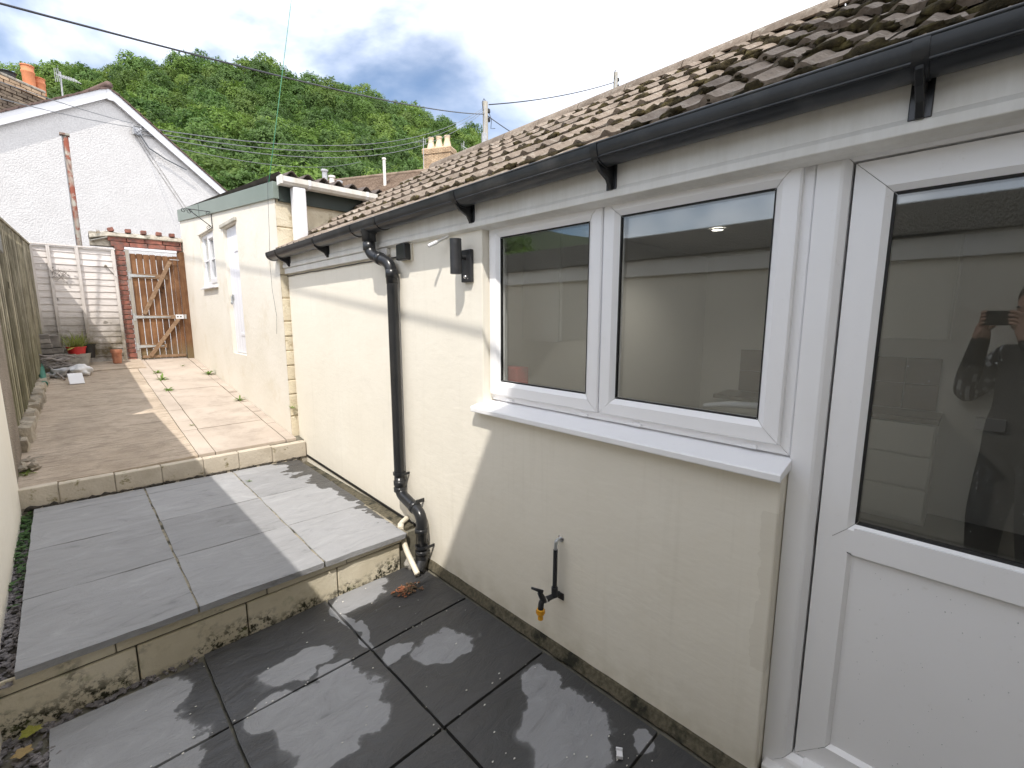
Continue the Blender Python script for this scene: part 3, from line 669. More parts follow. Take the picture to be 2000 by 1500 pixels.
# door
door = MB(); door.box(1.66, 1.70, -0.60, 0.30, 0.06, 0.080); dooro = door.build('door', UPVC, house)
mitred('door_frame', -0.645, 0.3795, 0.040, 2.109, [(0, 1.70), (0, 1.611), (0.058, 1.611), (0.066, 1.615), (0.081, 1.634), (0.084, 1.70)], UPVC, dooro)
dp = lambda: [(0, 1.68), (0, 1.640), (0.072, 1.640), (0.090, 1.656), (0.0925, 1.659), (0.0925, 1.68)]
ya, yb = -0.56, 0.2505+0.0405
mitred('upper_leaf', ya, yb, 0.888, 2.022, [(0, 1.68), (0, 1.637), (0.072, 1.637), (0.088, 1.653), (0.0905, 1.656), (0.0905, 1.68)], UPVC, dooro)
mitred('lower_leaf', ya, yb, 0.125, 0.966, [(0, 1.68), (0, 1.6375), (0.080, 1.6375), (0.090, 1.651), (0.090, 1.68)], UPVC, dooro, sides='LRB')
mb = MB(); mb.box(1.6365, 1.68, ya+0.09, yb-0.09, 0.884, 0.968); mb.prism([(1.6385, 0.884), (1.651, 0.874), (1.68, 0.874), (1.68, 0.884)], ya+0.09, yb-0.09, 'y'); mb.build('mid_rail', UPVC, dooro)
mitred('seal', ya, yb, 0.888, 2.022, [(0.0880, 1.6525), (0.0945, 1.6545), (0.0945, 1.67)], RUBBER, dooro)
mitred('shadow_gap', ya-0.003, yb+0.003, 0.122, 2.026, [(0, 1.66), (0, 1.650), (0.004, 1.650)], RUBBER, dooro)
mb = MB(); mb.box(1.6535, 1.672, ya+0.08, yb-0.08, 0.205, 0.884); mb.build('panel', UPVC, dooro)
mb = MB(); mb.box(1.660, 1.664, ya+0.085, yb-0.085, 0.97, 1.94); mb.build('pane', GLASS, dooro)
mb = MB(); mb.box(1.678, 1.681, ya+0.085, yb-0.085, 0.97, 1.94); mb.build('pane', GLASS, dooro)
mb = MB(); mb.prism([(1.595, 0.118), (1.595, 0.105), (1.66, 0.085), (1.70, 0.085), (1.70, 0.135), (1.63, 0.130)], -0.56, 0.262, 'y'); mb.build('weather_bar', UPVC, dooro, bevel=0.002)
mb = MB(); mb.box(1.575, 1.70, -0.60, 0.372, 0.025, 0.066); mb.build('threshold', UPVC, dooro, bevel=0.005)
mb = MB(); mb.box(1.50, 1.70, -0.62, 0.382, -0.03, 0.024); mb.build('door_step', PLINTH, house)
mb = MB(); mb.box(1.6015, 1.70, -0.62, 0.38, 2.110, 2.2); mb.build('head_trim', UPVC, house)
# inside of the kitchen
mb = MB(); mb.box(1.70, 4.80, -0.62, 4.42, -0.05, 0.06); mb.build('floor', INT_FLOOR, house)
mb = MB(); mb.box(1.56, 4.80, -0.62, 4.42, 2.18, 2.24); mb.build('ceiling', INT_WALL, house)
mb = MB(); mb.box(4.72, 4.795, -0.62, 4.42, 0.06, 2.18); mb.box(1.702, 4.72, 1.99, 2.06, 0.06, 2.18); mb.box(1.702, 4.72, -0.72, -0.625, 0.06, 2.18); mb.build('inner_wall', INT_WALL, house)
mb = MB(); mb.box(1.702, 1.72, 1.81, 1.985, 0.06, 2.18); mb.box(1.702, 1.72, 0.39, 1.80, 0.06, 1.12); mb.build('inner_lining', INT_WALL, house)

# ------------------------------------------------------------------ kitchen things behind the glass
def boxthing(name, label, cat, box, mat, bevel=0.003, group=None):
    mb = MB(); mb.box(*box); o = mb.build(name, mat, None, bevel=bevel); return tag(o, label, cat, group)
u = empty('worktop_unit', (2.0, 1.3, 0.06), 'brown worktop over white base units below the kitchen window', 'worktop')
mb = MB(); mb.box(1.725, 2.32, 0.42, 1.985, 0.90, 0.94); mb.build('worktop', WORKTOP, u, bevel=0.004)
mb = MB(); mb.box(1.73, 2.28, 0.45, 1.98, 0.06, 0.898); mb.build('carcass', INT_UNIT, u)
u = empty('wall_cabinet', (4.5, 1.1, 1.4), 'white framed wall cabinet seen through the door glass', 'cabinet')
mb = MB(); mb.box(4.40, 4.715, 0.14, 1.34, 1.43, 2.15); mb.build('carcass', INT_UNIT, u)
for a in (0.15, 0.745):
    mb = MB(); mb.box(4.375, 4.398, a, a+0.585, 1.44, 2.14); d = mb.build('cabinet_door', INT_UNIT, u, bevel=0.003)
    mitred('door_rim', a+0.02, a+0.565, 1.46, 2.12, [(0, 4.372), (0, 4.366), (0.05, 4.366), (0.05, 4.374)], INT_UNIT, d)
u = empty('wall_cabinet', (2.2, 1.9, 1.45), 'white wall cabinet on the side wall inside the left casement', 'cabinet')
mb = MB(); mb.box(2.04, 2.40, 1.70, 1.985, 1.45, 2.10); mb.build('carcass', INT_UNIT, u)
mb = MB(); mb.box(2.045, 2.395, 1.68, 1.698, 1.455, 2.095); mb.build('cabinet_door', INT_UNIT, u, bevel=0.003)
u = empty('drawer_unit', (4.5, 1.0, 0.06), 'white three-drawer kitchen unit seen through the door glass', 'drawers')
mb = MB(); mb.box(4.39, 4.715, 0.14, 1.70, 0.06, 0.83); mb.build('carcass', INT_UNIT, u)
for z in (0.10, 0.345, 0.59):
    mb = MB(); mb.box(4.365, 4.388, 0.15, 0.75, z, z+0.23); mb.build('drawer_front', INT_UNIT, u, bevel=0.004)
mb = MB(); mb.box(4.35, 4.715, 0.13, 1.71, 0.832, 0.87); mb.build('worktop', WORKTOP, u, bevel=0.003)
u = empty('tile_splashback', (4.70, 1.0, 0.92), 'brown tiled splashback above the drawers behind the door glass', 'tiles')
for r_ in range(2):
    for c_ in range(7):
        mb = MB(); mb.box(4.702, 4.718, 0.17+c_*0.206, 0.17+c_*0.206+0.202, 0.875+r_*0.203, 0.875+r_*0.203+0.199); mb.build('tile', INT_DARK, u, bevel=0.002)
boxthing('power_socket', 'white power socket on the wall behind the door glass', 'socket', (4.69, 4.7195, -0.20, -0.05, 0.78, 0.87), WHITE_PL)
boxthing('red_container', 'small red container on the sill inside the left casement', 'container', (1.80, 1.90, 1.80, 1.93, 0.942, 1.31), RED_PL, 0.008)
mb = MB(); mb.tube(smooth_path([(1.80, 0.74, 1.245), (1.81, 0.66, 1.262), (1.83, 0.52, 1.268)], 0.04), [0.010]*4+[0.012]*3+[0.014], 8)
tag(mb.build('spatula', WHITE_PL, None, True), 'white plastic handle lying inside the right casement', 'handle')
u = empty('downlight', (3.2, 1.30, 2.175), 'round lit downlight in the kitchen ceiling', 'light')
mb = MB(); mb.lathe([(0.0, 0), (0.035, 0), (0.036, 0.004)], (3.2, 1.30, 2.172), 20)
LIT = Mat('lit_lens'); LIT.b.inputs['Emission Color'].default_value = (1, 0.95, 0.85, 1); LIT.b.inputs['Emission Strength'].default_value = 5.0
mb.build('lens', LIT.m, u); mb = MB(); mb.lathe([(0.036, 0.004), (0.037, -0.004), (0.05, -0.003), (0.05, 0.004)], (3.2, 1.30, 2.172), 20); mb.build('bezel', WHITE_PL, u)
ld = bpy.data.lights.new('downlight_lamp', 'SPOT'); ld.energy = 9; ld.spot_size = R(150); ld.spot_blend = 0.6; ld.shadow_soft_size = 0.035; ld.color = (1, 0.93, 0.82); lo = bpy.data.objects.new('downlight_lamp', ld); lo.location = (3.2, 1.30, 2.160); COL.objects.link(lo)

# ------------------------------------------------------------------ gutter, brackets, downpipe
gut = empty('gutter', (1.465, 2.2, 2.13), 'long black plastic gutter along the eave of the tiled roof', 'gutter')
def gprof(cx, cz, w_, d_, t):
    o = []
    for i in range(15):
        a = math.pi + math.pi*i/14; o.append((cx+w_*math.cos(a), cz + d_*abs(math.sin(a))**0.85*(-1)))
    inn = [(cx+(x-cx)*(1-t/w_), cz+(z-cz)*(1-t/d_)) for x, z in o]
    return o + inn[::-1]
GX, GZ = 1.4585, 2.184
def gz(y): return 0.012 - 0.0075*max(0, y-1.0) if y > 1.0 else 0.012
mb = MB(); ysec = [-0.62, 0.12, 1.0, 1.85, 2.72, 3.6, 4.66]; P = gprof(GX, GZ, 0.0605, 0.062, 0.003); n = len(P); vs_ = []; fs = []
for y in ysec: vs_ += [(x, y, z+gz(y)) for x, z in P]
for i in range(len(ysec)-1):
    for q in range(n): fs.append((i*n+q, i*n+(q+1) % n, (i+1)*n+(q+1) % n, (i+1)*n+q))
mb.add(vs_, fs); mb.build('trough', BLACK_DUSTY, gut, auto=40)
mb = MB(); mb.tube([(GX-0.059, y, GZ+gz(y)+0.003) for y in ysec], 0.0045, 6); mb.build('front_lip', BLACK_DUSTY, gut, True)
mb = MB(); mb.tube([(GX-0.047, y, GZ+gz(y)-0.040) for y in ysec], 0.0045, 6); mb.build('lower_rib', BLACK_DUSTY, gut, True)
mb = MB(); mb.prism(gprof(GX, GZ+gz(4.66), 0.063, 0.065, 0.0625), 4.63, 4.666, 'y'); mb.build('end_cap', BLACK_DUSTY, gut)
def band(y, w_, name):
    mb = MB(); mb.prism(gprof(GX, GZ+gz(y), 0.0640, 0.0665, 0.005), y-w_/2, y+w_/2, 'y'); mb.build(name, BLACK, gut, auto=40)
for y in (0.155, 1.02, 1.84, 3.58, 4.42):
    band(y, 0.030, 'bracket_strap')
    z = GZ+gz(y); mb = MB()
    mb.prism([(GX-0.048, z-0.040), (GX-0.02, z-0.060), (GX+0.03, z-0.056), (1.5225, z-0.030), (1.5225, z-0.130), (1.508, z-0.130), (GX+0.030, z-0.100), (GX-0.015, z-0.080), (GX-0.045, z-0.055)], y-0.008, y+0.008, 'y')
    mb.box(1.5165, 1.5225, y-0.022, y+0.022, z-0.130, z-0.03); mb.build('bracket', BLACK, gut, bevel=0.002)
for y in (2.62, 2.95): band(y, 0.022, 'outlet_collar')
pipe = empty('downpipe', (1.50, 2.6, 0.05), 'black round downpipe with offset bends down the cream wall', 'downpipe')
PR = 0.034; oy = 2.80; zt = GZ+gz(oy)-0.058
PXW = WX-0.052
top = [(GX, oy, zt), (GX, oy, zt-0.13), (PXW, 2.615, 1.925), (PXW, 2.605, 1.80)]
mb = MB(); mb.tube(smooth_path(top, 0.06, 8), PR+0.002, 20); mb.build('swan_neck', BLACK, pipe, True)
mb = MB(); mb.lathe([(PR+0.001, -0.045), (0.044, -0.043), (0.044, 0.0), (0.052, 0.012), (0.052, 0.03)], (GX, oy, zt-0.01), 24); mb.build('outlet', BLACK, pipe, True)
for c, ax in (((GX, oy, zt-0.085), (0, 0, 1)), ((PXW, 2.605, 1.86), (0, 0, 1))):
    mb = MB(); mb.lathe([(PR, -0.026), (PR+0.0055, -0.024), (PR+0.0055, 0.024), (PR, 0.026)], c, 24, ax); mb.build('socket', BLACK, pipe, True)
mb = MB(); mid = (Vector(top[1])+Vector(top[2]))/2; mb.lathe([(PR, -0.018), (PR+0.006, -0.016), (PR+0.006, 0.016), (PR, 0.018)], mid, 24, Vector(top[2])-Vector(top[1])); mb.build('socket', BLACK, pipe, True)
mb = MB(); mb.tube([(PXW, 2.605, 1.83), (PXW, 2.605, 0.50)], PR, 24); mb.build('pipe', BLACK, pipe, auto=50)
bot = [(PXW, 2.605, 0.54), (PXW, 2.605, 0.425), (PXW-0.01, 2.335, 0.365), (PXW-0.02, 2.335, 0.10), (PXW-0.02, 2.335, 0.055), (PXW-0.075, 2.30, 0.015)]
mb = MB(); mb.tube(smooth_path(bot[:4], 0.065, 8), PR+0.001, 24); mb.build('offset_bend', BLACK, pipe, True)
mb = MB(); sh = smooth_path(bot[3:], 0.05, 6); mb.tube(sh, PR+0.004, 20, caps=False); mb.tube(sh, PR+0.0005, 20, caps=False)
mb.build('shoe', BLACK, pipe, True)
for c, ax in (((PXW, 2.605, 0.50), (0, 0, 1)), ((PXW, 2.605, 0.455), (0, 0, 1)), ((PXW-0.007, 2.42, 0.386), (0.02, 0.27, 0.06)), ((PXW-0.019, 2.335, 0.115), (0, 0, 1)), ((PXW-0.016, 2.335, 0.26), (0, 0, 1))):
    mb = MB(); mb.lathe([(PR, -0.016), (PR+0.0065, -0.014), (PR+0.0065, 0.014), (PR, 0.016)], c, 24, ax); mb.build('socket', BLACK, pipe, True)
for c in ((PXW, 2.605, 0.565), (PXW-0.018, 2.335, 0.155)):
    mb = MB(); mb.lathe([(PR+0.001, -0.009), (PR+0.008, -0.008), (PR+0.008, 0.008), (PR+0.001, 0.009)], c, 24)
    for s_ in (-1, 1): mb.box(c[0]-0.005, WX, c[1]+s_*0.040-0.004, c[1]+s_*0.040+0.004, c[2]-0.008, c[2]+0.008)
    mb.build('pipe_clip', BLACK, pipe, auto=40)
mb = MB(); c = (PXW-0.004, 2.40, 0.425); mb.box(c[0], WX, c[1]-0.005, c[1]+0.005, c[2]-0.01, c[2]+0.012); mb.build('pipe_clip', BLACK, pipe)
# white waste pipe, rock and drain debris beside it
wp = empty('waste_pipe', (1.45, 2.45, 0.05), 'short cream plastic waste pipe leaning beside the downpipe foot', 'pipe')
wpts = smooth_path([(1.545, 2.60, 0.235), (1.46, 2.555, 0.235), (1.425, 2.43, 0.12), (1.40, 2.26, 0.03)], 0.045, 6)
mb = MB(); mb.tube(wpts, 0.0175, 16, caps=False); mb.tube(wpts[-8:], 0.0145, 16); mb.build('pipe', CREAM_PL, wp, True)
mb = MB(); mb.lathe([(0.0175, -0.02), (0.021, -0.02), (0.021, 0.02), (0.0175, 0.02)], wpts[5], 16, Vector(wpts[6])-Vector(wpts[4])); mb.build('elbow_collar', CREAM_PL, wp, True)
mb = MB(); mb.blob((1.432, 2.400, 0.034), 0.036, 0.034, 0.045, 2, 0.3, 4); tag(mb.build('stone', STONE_GREY), 'small grey stone propped against the step by the white pipe', 'stone')
dr = empty('drain', (1.28, 2.22, 0), 'small broken drain hole full of red brick crumbs under the downpipe', 'drain')
mb = MB(); mb.blob((1.285, 2.205, 0.001), 0.075, 0.055, 0.005, 3, 0.2, 5); mb.build('silt', SOIL, dr, True)
DEB = simple('brick_crumb', (0.27, 0.085, 0.04), (0.38, 0.16, 0.08), scale=30, rough=0.9, dirt=((0.10, 0.07, 0.04), 25, 0.45, 0.55))
mb = MB(); rnd = random.Random(3)
for i in range(130):
    x = rnd.gauss(1.285, 0.036); y = rnd.gauss(2.20, 0.026); s_ = rnd.uniform(0.003, 0.008); mb.blob((x, y, 0.008+rnd.uniform(0, .006)), s_*1.3, s_, s_*0.6, 1, 0.5, i)
mb.build('crumbs', DEB, dr, kind='stuff')
# loose white plastic clip on the patio
cl = empty('plastic_clip', (1.297, 0.76, 0.0), 'small white plastic pipe clip lying on the wet slabs', 'clip')
M = Matrix.Translation((1.300, 0.762, 0.004)) @ Matrix.Rotation(R(35), 4, 'Z')
mb = MB(); mb.box(-0.016, 0.016, -0.011, 0.011, 0, 0.003, M); mb.build('base', WHITE_PL, cl)
for s_ in (-1, 1): mb = MB(); mb.box(s_*0.016-0.0025, s_*0.016+0.0025, -0.011, 0.013, 0, 0.013, M); mb.build('arm', WHITE_PL, cl, bevel=0.001)
# white and brick-coloured grit scattered on the slabs
mb = MB()
for i in range(150):
    x = rnd.uniform(-0.15, 1.45); y = rnd.uniform(0.5, 2.4); s_ = rnd.uniform(0.0012, 0.0035)
    if rnd.random() < 0.4: y = random.choice(PY[1:4]) + rnd.gauss(0, 0.02)
    mb.blob((x, y, 0.004), s_*1.5, s_, s_*0.7, 1, 0.4, i)
tag(mb.build('grit', WHITE_DIRTY), 'tiny pale flecks of grit scattered over the dark slabs', 'grit', kind='stuff')

# ------------------------------------------------------------------ wall fittings
lamp = empty('wall_lamp', (WX-0.03, 1.905, 1.85), 'black cylinder up-and-down wall lamp left of the window', 'lamp')
mb = MB(); mb.box(WX-0.024, WX-0.0005, 1.868, 1.946, 1.775, 1.940); mb.build('back_box', BLACK_MATT, lamp, bevel=0.004)
mb = MB(); mb.lathe([(0.0, 0.0), (0.026, 0.0), (0.030, -0.002), (0.030, 0.022), (0.0302, 0.024), (0.030, 0.026), (0.030, 0.146), (0.0302, 0.148), (0.030, 0.150), (0.030, 0.172), (0.026, 0.172), (0.026, 0.160), (0, 0.160)], (WX-0.082, 1.912, 1.816), 28); mb.build('cylinder', BLACK_MATT, lamp, auto=40)
mb = MB(); mb.tube([(WX-0.06, 1.912, 1.90), (WX-0.02, 1.912, 1.90)], 0.012, 12); mb.build('arm', BLACK_MATT, lamp, auto=40)
mb = MB(); mb.lathe([(0, 0.010), (0.009, 0.007), (0.0105, 0)], (WX-0.024, 1.909, 1.802), 14, (-1, 0, 0)); mb.build('sensor_dome', CHROME, lamp, True)
for y, z in ((1.889, 1.793), (1.93, 1.90)): mb = MB(); mb.lathe([(0, 0.003), (0.004, 0.002), (0.0045, 0)], (WX-0.024, y, z), 10, (-1, 0, 0)); mb.build('screw', CHROME, lamp)
jb = empty('junction_box', (WX-0.03, 2.47, 1.96), 'small black junction box beside the downpipe under the fascia', 'box')
mb = MB(); mb.box(WX-0.055, WX-0.012, 2.445, 2.545, 1.935, 2.030); mb.build('cover', BLACK, jb, bevel=0.006)
mb = MB(); mb.box(WX-0.012, WX-0.0005, 2.435, 2.55, 1.93, 2.033); mb.build('back_plate', CREAM_PL, jb)
mb = MB(); vs_ = []
for i in range(25):
    y = 2.56+(4.58-2.56)*i/24; vs_.append((WX-0.006, y, 1.968-0.0012*math.sin(i*1.7) - 0.001*math.sin(i*0.6)))
mb.tube(vs_, 0.0045, 6); tag(mb.build('wall_cable', BLACK, None, True), 'thin black cable clipped along the wall below the left fascia', 'cable')
cn = empty('cable_stub', (1.53, 2.13, 2.0), 'short white plastic conduit stub poking down from the fascia', 'conduit')
mb = MB(); a, b2 = Vector((1.535, 2.055, 2.025)), Vector((1.452, 2.125, 1.972)); mb.tube([a, b2], 0.0085, 14); mb.build('tube', WHITE_DIRTY, cn, auto=50)
mb = MB(); mb.tube([b2+(a-b2)*0.42, b2], 0.0105, 14); mb.build('sleeve', WHITE_PL, cn, auto=50)
mb = MB(); mb.tube([b2-(a-b2)*0.001, b2-(a-b2)*0.012], 0.006, 10); mb.build('dark_end', RUBBER, cn)
# outside tap on its pipe
tap = empty('garden_tap', (WX-0.05, 1.25, 0.3), 'outside tap with yellow hose connector on a black lagged pipe', 'tap')
ty = 1.262
mb = MB(); mb.lathe([(0.006, 0.0), (0.017, 0.0), (0.017, 0.003), (0.006, 0.006)], (WX, ty-0.002, 0.578), 18, (-1, 0, 0)); mb.build('wall_rose', CHROME, tap, auto=40)
mb = MB(); mb.tube(smooth_path([(WX, ty-0.002, 0.578), (WX-0.034, ty-0.002, 0.578), (WX-0.036, ty, 0.545), (WX-0.036, ty, 0.53)], 0.02, 5), 0.0085, 12); mb.build('elbow', GALV, tap, True)
mb = MB(); mb.tube([(WX-0.036, ty, 0.535), (WX-0.036, ty+0.002, 0.335)], 0.0105, 12); mb.build('lagged_pipe', BLACK_MATT, tap, auto=50)
mb = MB(); mb.tube([(WX-0.036, ty+0.002, 0.345), (WX-0.036, ty+0.002, 0.300)], 0.0155, 14); mb.tube([(WX-0.002, ty, 0.300), (WX-0.075, ty+0.012, 0.300)], 0.012, 12)
mb.box(WX-0.006, WX-0.0005, ty-0.026, ty+0.010, 0.276, 0.308); mb.build('wall_plate_elbow', BLACK_MATT, tap, auto=40)
mb = MB(); mb.tube(smooth_path([(WX-0.070, ty+0.010, 0.300), (WX-0.108, ty+0.02, 0.302), (WX-0.112, ty+0.021, 0.262)], 0.022, 5), 0.0135, 12); mb.tube([(WX-0.098, ty+0.018, 0.305), (WX-0.118, ty+0.022, 0.345)], [0.015, 0.011], 12); mb.build('tap_body', BLACK_MATT, tap, auto=50)
mb = MB(); mb.tube([(WX-0.117, ty+0.022, 0.342), (WX-0.122, ty+0.023, 0.356)], 0.006, 8); mb.tube([(WX-0.108, ty+0.012, 0.350), (WX-0.148, ty+0.046, 0.372)], [0.009, 0.0055], 8); mb.build('lever', BLACK_MATT, tap, True)
mb = MB(); mb.lathe([(0.0145, 0.0), (0.0155, 0.003), (0.0155, 0.006)], (WX-0.085, ty+0.014, 0.300), 14, (-1, 0.16, 0)); mb.build('collar', CHROME, tap, True)
mb = MB(); mb.lathe([(0.013, 0.262), (0.018, 0.260), (0.018, 0.238), (0.012, 0.233), (0.0105, 0.226), (0.0125, 0.222), (0.0125, 0.210), (0.008, 0.207), (0, 0.207)], (WX-0.112, ty+0.021, 0), 16)
for q in range(8):
    a = q*math.pi/4; mb.box(WX-0.112+0.0185*math.cos(a)-0.002, WX-0.112+0.0185*math.cos(a)+0.002, ty+0.021+0.0185*math.sin(a)-0.002, ty+0.021+0.0185*math.sin(a)+0.002, 0.239, 0.259)
mb.build('hose_connector', YELLOW, tap, auto=40)
# ------------------------------------------------------------------ main house behind the camera (its eave throws the shade on the near wall)
mh = empty('main_house', (0, -3, 0), 'rendered main house standing behind the camera', 'house')
mb = MB(); mb.box(-2.1, 3.3, -5.6, -0.75, -0.12, 5.45); mb.build('wall', RENDER, mh)
mb = MB(); mb.prism([(-0.42, 5.42), (-0.42, 5.56), (-3.2, 7.6), (-6.0, 5.56), (-6.0, 5.42)], -2.25, 3.45, 'x'); mb.build('roof', BROWN_ROOF, mh)
# ------------------------------------------------------------------ boundary wall on the left
bw = empty('boundary_wall', (-0.45, 2.2, 0), 'cream painted boundary wall on the left with a grey pebbledash top', 'wall')
mb = MB(); mb.box(-0.56, -0.330, -0.74, 4.46, -0.12, 1.93); mb.build('painted_face', RENDER, bw, bevel=0.006)
mb = MB(); mb.box(-0.56, -0.300, -0.74, 5.20, 1.93, 2.065); mb.build('band', FASCIA, bw, bevel=0.004)
mb = MB(); mb.box(-0.60, -0.262, -0.74, 5.20, 2.065, 2.255); mb.build('parapet', PEBBLE_GREY, bw, bevel=0.006)
mb = MB(); mb.box(-0.57, -0.337, 4.462, 5.24, 0.0, 1.929); mb.build('pebbledash_end', PEBBLE, bw, bevel=0.01)
# ------------------------------------------------------------------ closeboard fence on the left
fe = empty('board_fence', (-0.30, 7.1, 0.7), 'tall greenish fence of upright boards along the left of the path', 'fence')
rnd = random.Random(31)
def fx(y): return -0.385 + (y-5.3)*0.042
y = 5.27
while y < 8.93:
    w_ = rnd.uniform(0.115, 0.13); x = fx(y)+rnd.uniform(-.004, .006); zb = path_z(y)+0.10+rnd.uniform(0, .03); zt = 2.455+0.02*(y-5.3)+rnd.uniform(-.006, .006)
    mb = MB(); x2 = fx(y+w_)
    # feather-edge board: thick near edge, thin far edge, lapped over the next
    mb.add([(x-0.020, y, zb), (x+0.022, y, zb), (x2+0.016, y+w_*0.62, zb), (x2-0.020, y+w_*0.62, zb), (x-0.020, y, zt), (x+0.022, y, zt), (x2+0.016, y+w_*0.62, zt), (x2-0.020, y+w_*0.62, zt)],
           [(0, 3, 2, 1), (4, 5, 6, 7), (0, 1, 5, 4), (1, 2, 6, 5), (2, 3, 7, 6), (3, 0, 4, 7)])
    mb.build('board', PALEWOOD, fe, bevel=0.0015)
    mb = MB(); mb.box(x-0.045, x-0.0215, y+w_*0.45, y+w_*1.12, zb, zt-0.01); mb.build('back_board', PALEWOOD, fe); y += w_
mb = MB(); mb.add([(fx(5.25)-.02, 5.25, 2.462), (fx(5.25)+.030, 5.25, 2.462), (fx(8.95)+.030, 8.95, 2.536), (fx(8.95)-.02, 8.95, 2.536), (fx(5.25)-.02, 5.25, 2.484), (fx(5.25)+.030, 5.25, 2.484), (fx(8.95)+.030, 8.95, 2.558), (fx(8.95)-.02, 8.95, 2.558)],
                  [(0, 3, 2, 1), (4, 5, 6, 7), (0, 1, 5, 4), (1, 2, 6, 5), (2, 3, 7, 6), (3, 0, 4, 7)]); mb.build('capping', PALEWOOD, fe)
for zz in (0.75, 1.55, 2.25):
    mb = MB(); mb.add([(fx(5.3)-.06, 5.3, zz+0.05), (fx(5.3)-.012, 5.3, zz+0.05), (fx(8.95)-.012, 8.95, zz+.12), (fx(8.95)-.06, 8.95, zz+.12), (fx(5.3)-.06, 5.3, zz+.12), (fx(5.3)-.012, 5.3, zz+.12), (fx(8.95)-.012, 8.95, zz+.19), (fx(8.95)-.06, 8.95, zz+.19)],
                      [(0, 3, 2, 1), (4, 5, 6, 7), (0, 1, 5, 4), (1, 2, 6, 5), (2, 3, 7, 6), (3, 0, 4, 7)]); mb.build('rail', PALEWOOD, fe)
mb = MB(); mb.box(fx(8.6)-0.11, fx(8.6)-0.02, 8.45, 8.55, 0.6, 2.62); mb.build('post', PALEWOOD, fe, bevel=0.006)
# rough stone edging below it, each stone its own piece
ed = tag(MB().box(-0.52, -0.34, 5.2, 8.95, 0.3, 0.62).build('stone_edging', MORTAR), kind='structure'); y = 5.24; q = 0
while y < 8.6:
    l = rnd.uniform(0.16, 0.34); q += 1; x1 = fx(y)+0.105+rnd.uniform(-.015, .01); zt = path_z(y)+rnd.uniform(0.09, 0.135)*(1 if y < 7.5 else 0.8)
    mb = MB(); bm = bmesh.new(); bmesh.ops.create_cube(bm, size=1); bmesh.ops.subdivide_edges(bm, edges=bm.edges[:], cuts=4, use_grid_fill=True)
    vs_ = []
    for v in bm.verts:
        c = v.co.copy(); k1 = mnoise.noise(Vector((c.x*3+q, c.y*3, c.z*3)))*0.22 + mnoise.noise(Vector((c.x*8+q, c.y*8, c.z*8)))*0.10
        c = c.lerp(c.normalized()*0.62, 0.30)*(1+k1); vs_.append((x1-0.10+c.x*0.19, y+l/2+c.y*(l+0.05), (zt+path_z(y)-0.12)/2+c.z*(zt-path_z(y)+0.12)))
    mb.add(vs_, [tuple(v.index for v in f.verts) for f in bm.faces]); bm.free(); mb.build('stone', STONE, ed, auto=50); y += l
mb = MB()
for i in range(12): mb.blob((rnd.uniform(-.33, -.24), rnd.uniform(4.75, 5.2), path_z(5)+rnd.uniform(-.01, .01)), rnd.uniform(.02, .05), rnd.uniform(.02, .05), rnd.uniform(.01, .025), 1, .5, i)
tag(mb.build('rubble', STONE), 'loose bits of rubble below the pebbledash wall end', 'rubble', kind='stuff')

# ------------------------------------------------------------------ lapped fence panel at the far end
YF = 9.0
lf = empty('lap_panel', (0.22, YF, 0.92), 'bleached lap fence panel across the far end left of the gate', 'fence panel')
zs = 0.93; i = 0; rnd = random.Random(8)
while zs < 2.50:
    h = rnd.uniform(0.082, 0.104); mb = MB(); zt = min(zs+h+0.012, 2.545); vs_ = []; n = 14
    for e in range(n+1):
        x = -0.23+(0.655+0.23)*e/n; wv = mnoise.noise(Vector((x*5, i*3.7, 0)))*0.007
        vs_ += [(x, YF-0.017, zs+wv), (x, YF-0.007, zs+wv), (x, YF-0.001, zt), (x, YF-0.006, zt)]
    fs = [(0, 1, 2, 3), (n*4+3, n*4+2, n*4+1, n*4)]
    for e in range(n):
        a = e*4
        for q in range(4): fs.append((a+q, a+(q+1) % 4, a+4+(q+1) % 4, a+4+q))
    mb.add(vs_, fs); mb.build('lap_board', LAPWOOD, lf); zs += h; i += 1
for x in (-0.205, -0.04, 0.245, 0.63):
    mb = MB(); mb.box(x-0.018, x+0.018, YF-0.046, YF-0.025, 0.93, 2.55); mb.build('batten', LAPBATTEN, lf, bevel=0.002)
mb = MB(); mb.box(-0.235, 0.66, YF-0.046, YF+0.012, 2.552, 2.574); mb.build('capping', LAPBATTEN, lf, bevel=0.003)
# small wilted climber hanging on the panel
tw = empty('dry_climber', (0.12, 8.95, 2.2), 'wisps of dried climber caught on the bleached fence panel', 'climber')
mb = MB()
for q in range(9):
    a = Vector((rnd.uniform(-.02, .12), 8.955, rnd.uniform(2.12, 2.26))); mb.tube([a, a+Vector((rnd.uniform(-.06, .08), -.004, rnd.uniform(-.06, .02))), a+Vector((rnd.uniform(-.09, .12), -.002, rnd.uniform(-.16, 0)))], 0.0025, 4)
mb.build('stems', GREYWOOD, tw)
mb = MB()
for q in range(26): leaf_quads(mb, (rnd.uniform(-.05, .16), 8.945, rnd.uniform(2.12, 2.27)), (rnd.uniform(-1, 1), -0.3, rnd.uniform(-1, .6)), .03, .008)
mb.build('leaves', GREYWOOD, tw)
hook = MB(); hook.blob((0.535, 8.968, 2.315), 0.022, 0.016, 0.018, 1, 0.4, 3); hook.tube([(0.53, 8.97, 2.315), (0.36, 8.972, 2.30)], 0.003, 5); hook.tube([(0.54, 8.965, 2.31), (0.60, 8.962, 2.22), (0.635, 8.955, 2.16)], 0.004, 5)
tag(hook.build('old_hook', BARK), 'dark knot of old wire fixed to the right of the lap panel', 'hook')

